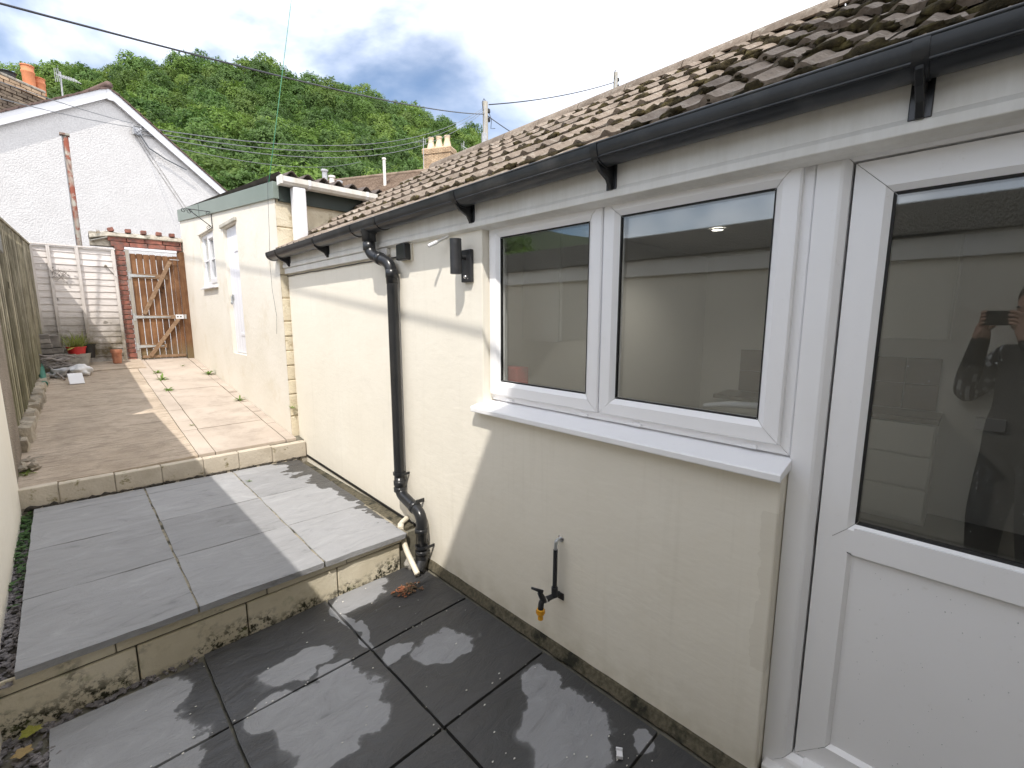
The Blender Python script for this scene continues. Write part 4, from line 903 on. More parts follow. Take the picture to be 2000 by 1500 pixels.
# ------------------------------------------------------------------ brick pier, lintel and coping round the gate
bp = empty('brick_gateway', (0.72, 9.05, 0.92), 'crumbling red brick pier and lintel framing the wooden gate', 'gateway')
mb = MB(); mb.box(0.668, 0.760, 9.012, 9.20, 0.80, 2.58); mb.box(0.40, 1.50, 9.03, 9.20, 2.612, 2.80); mb.build('mortar_core', CEMENT, bp)
z = 0.90; i = 0; rnd = random.Random(44)
while z < 2.56:
    off = rnd.uniform(-0.006, 0.006)
    mb = MB(); mb.box(0.662+off, 0.768+off, 8.995+rnd.uniform(-.006, .006), 9.19, z+0.004, z+0.066); mb.build('brick', BRICK, bp, bevel=0.005); z += 0.072; i += 1
for c_ in range(2):
    x = 0.50 + 0.09*c_ if c_ else 0.62
    while x < 1.46:
        l = min(0.215, 1.475-x); mb = MB(); mb.box(x+0.004, x+l-0.004, 8.992+rnd.uniform(-.006, .006), 9.19, 2.612+0.072*c_+0.003, 2.612+0.072*c_+0.068); mb.build('brick', BRICK, bp, bevel=0.006); x += l
vs_ = []; mb = MB(); n = 26
for e in range(n+1):
    x = 0.40+1.09*e/n; t = mnoise.noise(Vector((x*7, 1.5, 0)))*0.015; dz = -0.05*max(0, (0.62-x)/0.22)
    vs_ += [(x, 8.965+t, 2.756+dz), (x, 8.985+t, 2.80+t+dz), (x, 9.10, 2.835+t*1.2+dz), (x, 9.25, 2.80+dz), (x, 9.25, 2.745+dz), (x, 8.99, 2.745+dz)]
fs = [tuple(range(6)), tuple(n*6+q for q in range(6))[::-1]]
for e in range(n):
    a = e*6
    for q in range(6): fs.append((a+q, a+(q+1) % 6, a+6+(q+1) % 6, a+6+q))
mb.add(vs_, fs); mb.build('coping_mortar', CEMENT, bp, auto=50)
for x, tl in ((0.645, 0.35), (0.84, 0.05), (1.02, 0.0), (1.205, -0.04), (1.37, 0.02)):
    mb = MB(); M = Matrix.Translation((x, 9.04, 2.842)) @ Matrix.Rotation(tl*-1, 4, 'Y'); mb.box(-0.034, 0.034, -0.045, 0.06, -0.02, 0.034, M); mb.build('coping_brick', BRICK, bp, bevel=0.006)
mb = MB()
for q in range(34):
    a = rnd.uniform(0, 6.28); leaf_quads(mb, (rnd.gauss(0.53, 0.03), 9.03, 2.76), (math.cos(a), math.sin(a)*.4, rnd.uniform(.2, .9)), rnd.uniform(.05, .12), .003, .1, .15)
tag(mb.build('dry_weed', m_leaf('dry_stalk', (0.30, 0.22, 0.13), (0.42, 0.33, 0.22), 0.2, 5)), 'dry brown weed growing on top of the brick gateway', 'weed')
mb = MB(); M = Matrix.Translation((0.50, 9.0, 2.70)) @ Matrix.Rotation(R(-20), 4, 'Y'); mb.box(-0.10, 0.10, -0.03, 0.05, -0.007, 0.007, M)
tag(mb.build('broken_slate', STONE_GREY, None, bevel=0.003), 'broken grey slate leaning on the end of the brick lintel', 'slate')

# ------------------------------------------------------------------ wooden gate
gt = empty('wooden_gate', (1.12, 8.99, 0.93), 'brown stained plank gate with diagonal braces and steel hinges', 'gate')
mb = MB(); mb.box(0.772, 0.815, 8.985, 9.045, 0.90, 2.57); mb.build('hanging_post', m_wood('grey_post', (0.30, 0.27, 0.23), (0.45, 0.42, 0.37), (9, 9, .5), 0, False), gt, bevel=0.004)
mb = MB(); mb.box(1.405, 1.4915, 8.97, 9.045, 0.90, 2.60); mb.build('shutting_post', GATEWOOD, gt, bevel=0.004)
mb = MB(); mb.box(0.77, 1.403, 8.985, 9.05, 2.575, 2.610); mb.build('head', WHITE_PAINT, gt, bevel=0.003)
xs = [0.820, 0.897, 0.977, 1.057, 1.137, 1.217, 1.297, 1.340, 1.402]
pl = [(0.820, 0.890), (0.900, 0.972), (0.980, 1.050), (1.058, 1.128), (1.136, 1.207), (1.215, 1.286), (1.294, 1.340), (1.342, 1.400)]
for a, b2 in pl:
    mb = MB(); mb.box(a, b2-0.001, 9.008, 9.026, 0.935+rnd.uniform(0, .01), 2.525+rnd.uniform(-.004, .004)); mb.build('plank', GATEWOOD, gt, bevel=0.0015)
for z0, z1, x0, x1 in ((2.455, 2.515, 0.825, 1.398), (2.165, 2.235, 0.825, 1.25), (1.555, 1.612, 0.825, 1.398), (1.105, 1.165, 0.825, 1.15), (0.955, 0.995, 0.83, 1.39)):
    mb = MB(); mb.box(x0, x1, 8.988, 9.0075, z0, z1)
    if z0 > 2.4: mb = MB(); mb.box(x0, x1, 9.0265, 9.045, z0, z1)
    mb.build('ledge', GATEBAR, gt, bevel=0.002)
for (xa, za), (xb, zb) in (((0.91, 1.625), (1.30, 2.44)), ((0.93, 0.985), (1.335, 1.555))):
    d = Vector((xb-xa, 0, zb-za)); ln = d.length; d.normalize(); M = Matrix(((d.x, 0, -d.z, (xa+xb)/2), (0, 1, 0, 8.978), (d.z, 0, d.x, (za+zb)/2), (0, 0, 0, 1)))
    mb = MB(); mb.box(-ln/2, ln/2, -0.009, 0.0095, -0.026, 0.026, M); mb.build('brace', GATEBAR, gt, bevel=0.002)
for zc, ln in ((2.20, 0.26), (1.584, 0.40), (1.135, 0.28)):
    mb = MB(); mb.prism([(0.785, zc-0.022), (0.785, zc+0.022), (0.835, zc+0.020), (0.835+ln, zc+0.006), (0.835+ln, zc-0.006), (0.835, zc-0.020)], 8.980, 8.9855, 'y')
    mb.box(0.776, 0.800, 8.978, 8.9835, zc-0.055, zc+0.055); mb.build('strap_hinge', GALV, gt, bevel=0.001)
mb = MB(); mb.box(1.30, 1.405, 8.968, 8.984, 1.555, 1.622); lt = mb.build('latch_plate', WHITE_PL, gt, bevel=0.002)
for x in (1.325, 1.365): mb = MB(); mb.lathe([(0, 0.003), (0.010, 0.003), (0.011, 0)], (x, 8.968, 1.59), 12, (0, -1, 0)); mb.build('latch_hole', RUBBER, lt)
mb = MB(); mb.box(1.412, 1.440, 8.962, 8.9695, 1.555, 1.625); mb.build('latch_keep', GALV, gt)
mb = MB(); mb.tube([(1.30, 8.966, 2.47), (1.42, 8.966, 2.47)], 0.006, 8); mb.build('top_bolt', GALV, gt)

# ------------------------------------------------------------------ cream outbuilding on the right
ob = empty('outbuilding', (2.2, 6.8, 0.6), 'cream rendered outbuilding with sage green fascia and corrugated roof', 'outbuilding')
OX = 1.492; Y0, Y1 = 4.60, 9.03
def topz(y): return 2.795 + (y-4.6)*0.103
OREND = simple('pale_cream_render', (0.73, 0.69, 0.60), (0.78, 0.74, 0.66), scale=2.2, bump=0.35, bscale=18, bdist=0.012, rough=0.85, dirt=((0.68, 0.62, 0.50), 3.2, 0.55, 0.75))
# wall with real openings: quads round the window and the door
def wall_with_holes(x, holes, ys_, zs_fn, mat, parent, name, depth=0.12):
    mb = MB(); Ys = sorted(set(ys_ + [h[0] for h in holes] + [h[1] for h in holes]))
    for a, b2 in zip(Ys[:-1], Ys[1:]):
        zc = [(zs_fn(a)[0], zs_fn(b2)[0])]
        for h in sorted([h for h in holes if h[0] <= a+1e-6 and h[1] >= b2-1e-6], key=lambda h: h[2]): zc += [(h[2], h[2]), (h[3], h[3])]
        zc.append((zs_fn(a)[1], zs_fn(b2)[1]))
        for k_ in range(0, len(zc), 2):
            l_, t_ = zc[k_], zc[k_+1]; mb.add([(x, a, l_[0]), (x, b2, l_[1]), (x, b2, t_[1]), (x, a, t_[0])], [(0, 1, 2, 3)])
    for (a, b2, c, d) in holes:
        mb.add([(x, a, c), (x, b2, c), (x, b2, d), (x, a, d), (x+depth, a, c), (x+depth, b2, c), (x+depth, b2, d), (x+depth, a, d)], [(0, 1, 5, 4), (1, 2, 6, 5), (2, 3, 7, 6), (3, 0, 4, 7)])
    return mb.build(name, mat, parent)
WH = (6.98, 7.76, 2.01, 2.70); DH = (5.92, 6.50, 1.145, 2.64)
wall_with_holes(OX, [WH, DH], [Y0, Y1], lambda y: (0.2, topz(y)-0.10), OREND, ob, 'front_wall', 0.10)
# end wall towards the house: painted block, with individual quoin blocks at the corner
mb = MB(); mb.box(OX+0.012, 4.6, Y0+0.012, Y0+0.14, 0.2, 2.70); mb.build('end_wall', CREAM_BLOCK, ob)
z = 0.42; rnd = random.Random(9); i = 0
while z < 2.6:
    h = rnd.choice((0.215, 0.215, 0.14)); mb = MB(); mb.box(OX+0.001, OX+(0.24 if i % 2 else 0.42), Y0+0.001+rnd.uniform(-.006, 0.002), Y0+0.05, z+0.004, min(z+h, 2.64)-0.004); mb.build('quoin_block', CREAM_BLOCK, ob, bevel=0.008); z += h; i += 1
mb = MB()
mb.add([(OX-0.020, Y0-0.03, topz(Y0)-0.145), (OX-0.020, Y1+0.02, topz(Y1)-0.175), (OX-0.020, Y1+0.02, topz(Y1)), (OX-0.020, Y0-0.03, topz(Y0)), (OX+0.03, Y0-0.03, topz(Y0)-0.145), (OX+0.03, Y1+0.02, topz(Y1)-0.175), (OX+0.03, Y1+0.02, topz(Y1)), (OX+0.03, Y0-0.03, topz(Y0))],
       [(0, 1, 2, 3), (7, 6, 5, 4), (0, 4, 5, 1), (1, 5, 6, 2), (2, 6, 7, 3), (3, 7, 4, 0)]); mb.build('fascia_trim', GREEN_TRIM, ob, bevel=0.003)
mb = MB(); yj = 7.55; mb.box(OX-0.0225, OX-0.019, yj-0.004, yj+0.004, topz(yj)-0.165, topz(yj)+0.003); mb.build('trim_joint', DKGREEN, ob)
mb = MB(); mb.box(OX+0.031, 2.42, Y0-0.022, Y0+0.011, topz(Y0)-0.16, topz(Y0)-0.012); mb.build('eave_board', DKGREEN, ob)
# corrugated roof
mb = MB(); vs_ = []; n = 150
for e in range(n+1):
    x = OX+0.035+(4.7-OX)*e/n; h = 0.030*math.cos((x-OX)/0.146*2*math.pi)
    vs_ += [(x, Y0-0.06, topz(Y0)+0.085+h), (x, Y1, topz(Y1)+0.018+h), (x, Y0-0.06, topz(Y0)+0.077+h), (x, Y1, topz(Y1)+0.010+h)]
fs = []
for e in range(n): a = e*4; fs += [(a, a+4, a+5, a+1), (a+2, a+3, a+7, a+6), (a, a+2, a+6, a+4)]
mb.add(vs_, fs); mb.build('corrugated_roof', BROWN_ROOF, ob, auto=60)
# window of the outbuilding
a, b2, c, d = WH
ow = MB().box(OX+0.045, OX+0.10, a, b2, c-0.0, c+0.02).build('window', WHITE_PL, ob)
mitred('frame', a, b2, c+0.005, d, [(0, OX+0.09), (0, OX+0.030), (0.045, OX+0.030), (0.055, OX+0.045), (0.055, OX+0.09)], WHITE_PL, ow)
ymid = (a+b2)/2; mb = MB(); mb.box(OX+0.028, OX+0.08, ymid-0.025, ymid+0.025, c+0.05, d-0.05); mb.build('mullion', WHITE_PL, ow)
mitred('casement', a+0.035, ymid+0.02, c+0.035, d-0.035, [(0, OX+0.05), (0, OX+0.012), (0.05, OX+0.012), (0.06, OX+0.025), (0.06, OX+0.06)], WHITE_PL, ow)
for ya_, yb_ in ((a+0.09, ymid-0.02), (ymid+0.02, b2-0.05)):
    zc = (c+d)/2; mb = MB(); mb.box(OX+0.030, OX+0.042, ya_, yb_, zc-0.012, zc+0.012); mb.build('glazing_bar', WHITE_PL, ow)
    mb = MB(); mb.box(OX+0.046, OX+0.050, ya_-0.03, yb_+0.03, c+0.04, d-0.04); mb.build('pane', GLASS, ow)
mb = MB(); mb.prism([(OX-0.045, c-0.025), (OX-0.045, c-0.045), (OX+0.02, c-0.04), (OX+0.06, c-0.0), (OX+0.06, c+0.01)], a-0.03, b2+0.03, 'y'); mb.build('sill', WHITE_PL, ow, bevel=0.003)
mb = MB(); mb.box(OX-0.018, OX-0.0005, a-0.03, b2+0.03, d+0.005, d+0.05); mb.build('drip_lintel', OREND, ob, bevel=0.005)
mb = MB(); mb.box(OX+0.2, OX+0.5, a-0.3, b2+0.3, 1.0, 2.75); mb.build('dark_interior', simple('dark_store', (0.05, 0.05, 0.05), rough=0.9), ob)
# plank door
a, b2, c, d = DH
od = MB().box(OX+0.060, OX+0.075, a, b2, c, d).build('door', WHITE_PAINT, ob)
nb = 5
for q in range(nb):
    w_ = (b2-a)/nb; mb = MB(); mb.box(OX+0.040, OX+0.0595, a+q*w_+0.002, a+(q+1)*w_-0.002, c+0.01, d-0.01); mb.build('door_plank', WHITE_PAINT, od, bevel=0.003)
for z in (c+0.22, d-0.30): mb = MB(); mb.box(OX+0.033, OX+0.0395, a+0.01, a+0.30, z, z+0.035); mb.build('strap_hinge', WHITE_PAINT, od, bevel=0.002)
mb = MB(); mb.box(OX+0.03, OX+0.0395, b2-0.10, b2-0.02, 1.80, 1.86); mb.tube([(OX+0.02, b2-0.06, 1.84), (OX+0.02, b2-0.06, 1.77)], 0.010, 8); mb.blob((OX+0.018, b2-0.055, 1.76), 0.016, 0.02, 0.026, 1, 0.1, 1); mb.build('padlock_hasp', GALV, od)
mb = MB(); mb.box(OX-0.022, OX-0.0005, a-0.05, b2+0.07, d+0.004, d+0.045); mb.build('door_drip', simple('grey_lintel', (0.42, 0.40, 0.34), (0.55, 0.52, 0.45), scale=10, rough=0.9), ob, bevel=0.006)
# white gutter and downpipe at the near eave
og = empty('white_gutter', (2.0, 4.53, 2.8), 'dirty white square gutter at the outbuilding eave', 'gutter')
zg = 2.775
mb = MB(); mb.prism([(4.455, zg+0.055), (4.455, zg+0.012), (4.475, zg-0.012), (4.555, zg-0.012), (4.555, zg+0.055), (4.552, zg+0.055), (4.552, zg-0.008), (4.477, zg-0.008), (4.459, zg+0.014), (4.459, zg+0.055)], 1.525, 2.44, 'x'); mb.build('trough', WHITE_DIRTY, og)
mb = MB(); mb.box(1.505, 1.5245, 4.450, 4.560, zg-0.016, zg+0.060); mb.build('end_cap', WHITE_DIRTY, og, bevel=0.004)
for x in (1.76, 2.33): mb = MB(); mb.prism([(4.451, zg+0.058), (4.451, zg+0.010), (4.473, zg-0.016), (4.558, zg-0.016), (4.558, zg+0.058)], x-0.012, x+0.012, 'x'); mb.build('clip', WHITE_PL, og)
mb = MB(); mb.box(1.615, 1.725, 4.470, 4.560, 1.2, zg-0.017); od2 = mb.build('white_downpipe', WHITE_PL, None, bevel=0.008); tag(od2, 'white square downpipe between the outbuilding and the tiled roof', 'downpipe')
# scroll bracket and wires on the outbuilding
sb_ = empty('scroll_bracket', (OX-0.1, 7.1, 2.9), 'thin black wrought iron scroll bracket under the green fascia', 'bracket')
def spiral(c, r0, r1, turns, plane, n=26, a0=0):
    return [arc(c, r0+(r1-r0)*i/n, a0+360*turns*i/n, a0+360*turns*i/n, 1, plane)[0] for i in range(n+1)]
mb = MB(); yb_ = 6.95; xb = OX
mb.tube([(xb-0.008, yb_, 2.93), (xb-0.008, yb_, 2.70)], 0.005, 6); mb.build('back_bar', BLACK, sb_)
mb = MB(); mb.tube([(xb-0.01, yb_, 2.90), (xb-0.27, yb_, 2.90)], 0.005, 6); mb.build('top_bar', BLACK, sb_)
mb = MB(); mb.tube([(xb-0.24, yb_, 2.89), (xb-0.02, yb_, 2.72)], 0.005, 6); mb.build('strut', BLACK, sb_)
for c in ((xb-0.045, yb_, 2.70), (xb-0.235, yb_, 2.868), (xb-0.04, yb_, 2.872), (xb-0.295, yb_, 2.875)):
    mb = MB(); mb.tube(spiral(c, 0.030, 0.006, 1.4, 'xz'), 0.0035, 5); mb.build('scroll', BLACK, sb_, True)
mb = MB(); mb.tube([(OX-0.03, 4.66, 2.86), (OX-0.035, 4.70, 2.4), (OX-0.02, 4.80, 2.1), (OX-0.03, 4.76, 1.85), (OX-0.02, 4.72, 1.6), (OX-0.025, 4.74, 1.43)], 0.0016, 5)
tag(mb.build('dangling_wire', CABLE, None, True), 'thin loose wire dangling down the near corner of the outbuilding', 'wire')
mb = MB(); mb.tube([(OX-0.02, 4.66, 2.80), (2.5, 6.54, 5.59)], 0.0035, 5); tag(mb.build('washing_line', GREENLINE, None, True), 'green washing line rising steeply from the outbuilding corner', 'line')
mb = MB(); mb.tube([(OX+0.03, 4.60, 2.84), (1.80, 4.9, 2.90)], 0.004, 5); tag(mb.build('line_anchor', GREENLINE), 'short green cord tied across the corrugated roof corner', 'cord')

# ------------------------------------------------------------------ white gabled house beyond the fence
gh = empty('gable_house', (1.5, 15, 1.0), 'white roughcast gable house with white bargeboards beyond the fence', 'house')
A = Vector((1.14, 13.0, 0)); ug = Vector((math.cos(R(20)), math.sin(R(20)), 0)); ng = Vector((math.sin(R(20)), -math.cos(R(20)), 0)); zA = 6.20; SL = 0.66; HW = 4.4
def G(s_, z, d=0.0): p = A + ug*s_ + ng*d; return (p.x, p.y, z)
mb = MB()
mb.add([G(-HW, -0.1), G(HW, -0.1), G(HW, zA-SL*HW-0.12), G(0, zA-0.12), G(-HW, zA-SL*HW-0.12), G(-HW, -0.1, -8), G(HW, -0.1, -8), G(HW, zA-SL*HW-0.12, -8), G(0, zA-0.12, -8), G(-HW, zA-SL*HW-0.12, -8)],
       [(0, 1, 2, 3, 4), (9, 8, 7, 6, 5), (0, 5, 6, 1), (1, 6, 7, 2), (0, 4, 9, 5)]); mb.build('wall', WHITE_DASH, gh)
BT = 0.19; OV = 0.085
for s_ in (-1, 1):
    mb = MB(); E_ = s_*(HW+0.25); ze = zA-SL*abs(E_)
    mb.add([G(0, zA, OV), G(E_, ze, OV), G(E_, ze-BT, OV), G(0, zA-BT, OV), G(0, zA, OV-0.03), G(E_, ze, OV-0.03), G(E_, ze-BT, OV-0.03), G(0, zA-BT, OV-0.03)],
           [(0, 1, 2, 3), (7, 6, 5, 4), (0, 4, 5, 1), (1, 5, 6, 2), (2, 6, 7, 3), (3, 7, 4, 0)]); mb.build('bargeboard', WHITE_PL, gh)
    mb = MB(); mb.add([G(0, zA-BT+0.02, OV-0.03), G(E_, ze-BT+0.02, OV-0.03), G(E_, ze-BT+0.02, -0.05), G(0, zA-BT+0.02, -0.05)], [(0, 1, 2, 3)]); mb.build('verge_soffit', WHITE_PL, gh)
    mb = MB(); t = 0.05
    for q in range(26):
        s0, s1 = E_*(1-q/26.), E_*(1-(q+1)/26.-0.006); z0, z1 = zA-SL*abs(s0), zA-SL*abs(s1)
        l = 0.022
        P = [G(s0, z0+0.005, OV+0.02), G(s1, z1+0.005, OV+0.02), G(s1, z1+0.030, OV+0.02), G(s0, z0+0.048, OV+0.02), G(s0, z0+0.005, -8.1), G(s1, z1+0.005, -8.1), G(s1, z1+0.030, -8.1), G(s0, z0+0.048, -8.1)]
        mb.add(P, [(0, 1, 2, 3), (7, 6, 5, 4), (0, 4, 5, 1), (1, 5, 6, 2), (2, 6, 7, 3), (3, 7, 4, 0)])
    mb.build('roof_slope', DARKTILE, gh)
mb = MB(); mb.tube([G(0, zA+0.045, OV+0.02), G(0, zA+0.045, -8)], 0.07, 10); mb.build('ridge', DARKTILE, gh, True)
mb = MB(); mb.add([G(-0.04, zA-0.02, OV+0.006), G(0.04, zA-0.02, OV+0.006), G(0.04, zA-BT-0.05, OV+0.006), G(-0.04, zA-BT-0.05, OV+0.006), G(-0.04, zA-0.02, OV-0.01), G(0.04, zA-0.02, OV-0.01), G(0.04, zA-BT-0.05, OV-0.01), G(-0.04, zA-BT-0.05, OV-0.01)],
                  [(0, 1, 2, 3), (7, 6, 5, 4), (0, 4, 5, 1), (1, 5, 6, 2), (2, 6, 7, 3), (3, 7, 4, 0)]); mb.build('apex_cover', WHITE_PL, gh)
br = MB(); br.add([G(0.36, 5.44, 0.02), G(0.50, 5.44, 0.02), G(0.50, 5.58, 0.02), G(0.36, 5.58, 0.02), G(0.36, 5.44, 0.09), G(0.50, 5.44, 0.09), G(0.50, 5.58, 0.09), G(0.36, 5.58, 0.09)], [(0, 1, 2, 3), (7, 6, 5, 4), (0, 4, 5, 1), (1, 5, 6, 2), (2, 6, 7, 3), (3, 7, 4, 0)])
for q in range(4): p = Vector(G(0.38+0.035*q, 5.46+0.035*q, 0.11)); br.blob(p, .02, .02, .028, 1, .1, q)
br.build('cable_bracket', LEADGREY, gh)
mb = MB(); mb.tube([G(0.46, 5.46, 0.1), G(0.62, 5.24, 0.07), G(0.95, 5.10, 0.06), G(1.35, 4.98, 0.10)], 0.014, 6); mb.build('gable_cable', CABLE_GREY, gh)
mb = MB(); mb.tube([G(0.48, 5.44, 0.03), G(0.70, 5.10, 0.01), G(1.4, 4.0, 0.01), G(1.9, 3.2, 0.01)], 0.012, 5); mb.tube([G(0.44, 5.44, 0.03), G(0.62, 5.10, 0.01), G(1.32, 4.0, 0.01), G(1.82, 3.2, 0.01)], 0.012, 5); mb.build('painted_cable', WHITE_DASH, gh)
# brick stack with two orange pots and one dark cowl, standing on the roof of the gable house
ch = empty('brick_chimney', (-0.2, 16.6, 6.0), 'old brick chimney stack with orange pots at the left edge', 'chimney')
cu = Vector((0.775, 0.632, 0)); cv = Vector((-0.632, 0.775, 0)); c0 = Vector((-0.49, 16.9, 0))
def CH(a, b2, z): p = c0+cu*a+cv*b2; return Vector((p.x, p.y, z))
M0 = Matrix(((cu.x, cv.x, 0, c0.x), (cu.y, cv.y, 0, c0.y), (0, 0, 1, 0), (0, 0, 0, 1)))
OLDBRICK = simple('weathered_brown_brick', (0.13, 0.10, 0.075), (0.30, 0.24, 0.17), scale=5, rough=0.95, rnd=0.25, bump=0.8, bscale=25, bdist=0.03)
mb = MB(); mb.box(-0.58, 0.58, -0.32, 0.32, 4.2, 7.10, M0); mb.build('core', MORTAR, ch)
z = 6.20; row = 0; rnd = random.Random(12)
while z < 7.08:
    out = 0.03 if z > 6.78 else 0.0
    if z > 6.92: out = 0.06
    x = -0.60-out - (0.11 if row % 2 else 0)
    while x < 0.60+out:
        a, b2 = max(x, -0.60-out), min(x+0.215, 0.60+out)
        if b2-a > 0.03: mb = MB(); mb.box(a+0.006, b2-0.006, -0.36-out+rnd.uniform(-.008, .008), -0.25, z+0.006, z+0.068, M0); mb.build('brick', OLDBRICK if z < 6.9 else BRICK_BUFF, ch)
        x += 0.225
    for s_ in (-1, 1): mb = MB(); mb.box(s_*(0.60+out)-0.02, s_*(0.60+out)+0.005*s_, -0.24, 0.35, z+0.006, z+0.068, M0); mb.build('brick', OLDBRICK, ch)
    z += 0.075; row += 1
mb = MB(); mb.box(-0.68, 0.68, -0.43, 0.40, 7.105, 7.17, M0); mb.build('flaunching', CEMENT, ch, bevel=0.02)
def pot(c, r, h, mat, parent):
    mb = MB(); mb.lathe([(r*1.0, 0), (r*1.02, h*0.62), (r*1.12, h*0.66), (r*1.12, h*0.72), (r*1.0, h*0.76), (r*1.0, h*0.92), (r*1.12, h*0.95), (r*1.12, h), (r*0.9, h), (r*0.88, h*0.5)], c, 20); return mb.build('chimney_pot', mat, parent, auto=40)
pot(CH(0.466, -0.25, 7.16), 0.115, 0.50, TERRACOTTA, ch); pot(CH(0.70, -0.25, 7.08), 0.105, 0.40, TERRACOTTA, ch)
mb = MB(); mb.lathe([(0.13, 0), (0.13, 0.1), (0.16, 0.14), (0.0, 0.18)], CH(0.05, -0.22, 7.17), 16); mb.build('cowl', RUBBER, ch)
# television aerial
def aerial(base, h, rot, n, ln, label, mat, el=0.22, tilt=0.0):
    t = empty('tv_aerial', base, label, 'aerial'); b0 = Vector(base)
    mb = MB(); mb.tube([b0, b0+Vector((0.02*h, 0, h))], 0.018, 6); mb.build('mast', mat, t)
    d = Vector((math.cos(rot), math.sin(rot), tilt)); p = Vector((-math.sin(rot), math.cos(rot), 0)); c = b0+Vector((0.02*h, 0, h*0.88))
    mb = MB(); mb.tube([c-d*ln*0.2, c+d*ln*0.8], 0.010, 5); mb.build('boom', mat, t)
    for q in range(n):
        k = c + d*ln*(-0.05+0.85*q/(n-1)); mb = MB(); mb.tube([k-p*el*.5-Vector((0, 0, el*.35)), k+p*el*.5+Vector((0, 0, el*.35))], 0.006, 4); mb.build('element', mat, t)
    mb = MB()
    for q in (-1, 0, 1): k = c-d*ln*0.18; mb.tube([k-Vector((0, 0, .16))+p*.05*q, k+Vector((0, 0, .16))+p*.05*q], 0.006, 4)
    mb.build('reflector', mat, t)
    return t
aerial((0.60, 17.0, 6.9), 0.82, 0.75, 8, 0.55, 'grey television aerial behind the white gable roof', LEADGREY, 0.2, 0.2)
# rusty clothes pole between fence and gable
po = empty('rusty_pole', (0.33, 11.0, 1.0), 'rusty flaking clothes pole standing in front of the white gable', 'pole')
mb = MB(); mb.tube([(0.335, 10.6, 1.0), (0.342, 10.6, 4.47)], 0.036, 10); mb.build('pole', RUSTY, po, True)
mb = MB(); mb.box(0.275, 0.395, 10.55, 10.65, 4.46, 4.49); mb.build('cap', RUSTY, po); mb = MB(); mb.tube([(0.30, 10.57, 4.46), (0.298, 10.57, 2.4)], 0.005, 5); mb.build('cord', CABLE_GREY, po)

# ------------------------------------------------------------------ tiled house further back, with chimney
fh = empty('distant_house', (9.5, 19.5, 2.0), 'brown tiled house roof behind the corrugated outbuilding', 'house')
r0, r1 = Vector((7.9, 24.2, 7.62)), Vector((14.6, 11.3, 7.62)); dn = Vector((-0.887, -0.46, 0)); LEN = 4.2
mb = MB(); NR = 28
for q in range(NR):
    a, b2 = q/NR, (q+1)/NR; za, zb = -a*LEN*0.60, -b2*LEN*0.60
    P = [r0+dn*LEN*a+Vector((0, 0, za)), r1+dn*LEN*a+Vector((0, 0, za)), r1+dn*LEN*b2+Vector((0, 0, zb+0.045)), r0+dn*LEN*b2+Vector((0, 0, zb+0.045))]
    P += [P[3]-Vector((0, 0, 0.05)), P[2]-Vector((0, 0, 0.05))]; mb.add(P, [(0, 1, 2, 3), (3, 2, 5, 4)])
mb.add([r0, r1, r1-dn*4.2-Vector((0, 0, 2.5)), r0-dn*4.2-Vector((0, 0, 2.5))], [(0, 1, 2, 3)])
def m_fartile():
    m = Mat('brown_plain_tile_rows', 0.9, 0.2)
    c = m.ramp(m.noise(1.6, 9, 0.65), [(0.3, (0.175, 0.125, 0.09)), (0.7, (0.30, 0.23, 0.175))])
    c = m.mix(m.ramp(m.noise(22, 3), [(0.45, 0), (0.6, 0.5)]), c, (0.13, 0.09, 0.07)); m.base(c); m.bump(m.noise(22, 3), 0.8, 0.05); return m.m
mb.build('roof', m_fartile(), fh)
mb = MB(); mb.tube([r0+Vector((0, 0, .03)), r1+Vector((0, 0, .03))], 0.09, 8); mb.build('ridge', FARTILE, fh, True)
mb = MB(); e0 = r0+dn*LEN*0.94; e1 = r1+dn*LEN*0.94; b0 = r0-dn*3.8; b1 = r1-dn*3.8; zt = 7.62-LEN*0.94*0.60-0.02
P = [Vector((p.x, p.y, zz)) for zz in (-0.1, zt) for p in (e0, e1, b1, b0)]
mb.add(P, [(0, 1, 5, 4), (1, 2, 6, 5), (2, 3, 7, 6), (3, 0, 4, 7)]); mb.build('wall', WHITE_DASH, fh)
def vertpipe(name, p, z0, z1, r_, mat, label, top=True):
    mb = MB(); mb.tube([(p[0], p[1], z0), (p[0], p[1], z1)], r_, 10)
    t = empty(name, (p[0], p[1], z0), label, 'pipe'); mb.build('pipe', mat, t, auto=50)
    if top: mb = MB(); mb.lathe([(r_, -0.06), (r_*1.35, -0.05), (r_*1.35, 0.02), (0, 0.04)], (p[0], p[1], z1), 10); mb.build('cap', mat, t, auto=40)
    else: mb = MB(); mb.lathe([(r_*2.4, 0), (r_*1.2, 0.08)], (p[0], p[1], z0), 10); mb.build('flashing', mat, t)
vertpipe('vent_pipe', (9.87, 17.4), 5.9, 7.83, 0.06, WHITE_DIRTY, 'tall white vent pipe rising from the brown tiled roof')
vertpipe('flue_pipe', (8.25, 19.32), 6.3, 7.46, 0.10, LEADGREY, 'grey flue pipe left on the distant tiled roof')
vertpipe('short_flue', (8.30, 18.78), 6.2, 7.12, 0.10, WHITE_DIRTY, 'short pale flue beside the grey flue on the distant roof')
vertpipe('black_vent', (7.09, 15.45), 4.6, 6.03, 0.07, LEADGREY, 'small grey roof vent just above the corrugated sheets')
bc = empty('buff_chimney', (17.4, 24.4, 9.0), 'buff brick chimney with cream pots beyond the tiled roofs', 'chimney')
th = R(28); M1 = Matrix.Translation((17.75, 24.55, 0)) @ Matrix.Rotation(th, 4, 'Z')
mb = MB(); mb.box(-0.40, 0.40, -0.90, 0.90, 6.0, 11.70, M1); mb.build('core', MORTAR, bc); z = 10.0; row = 0
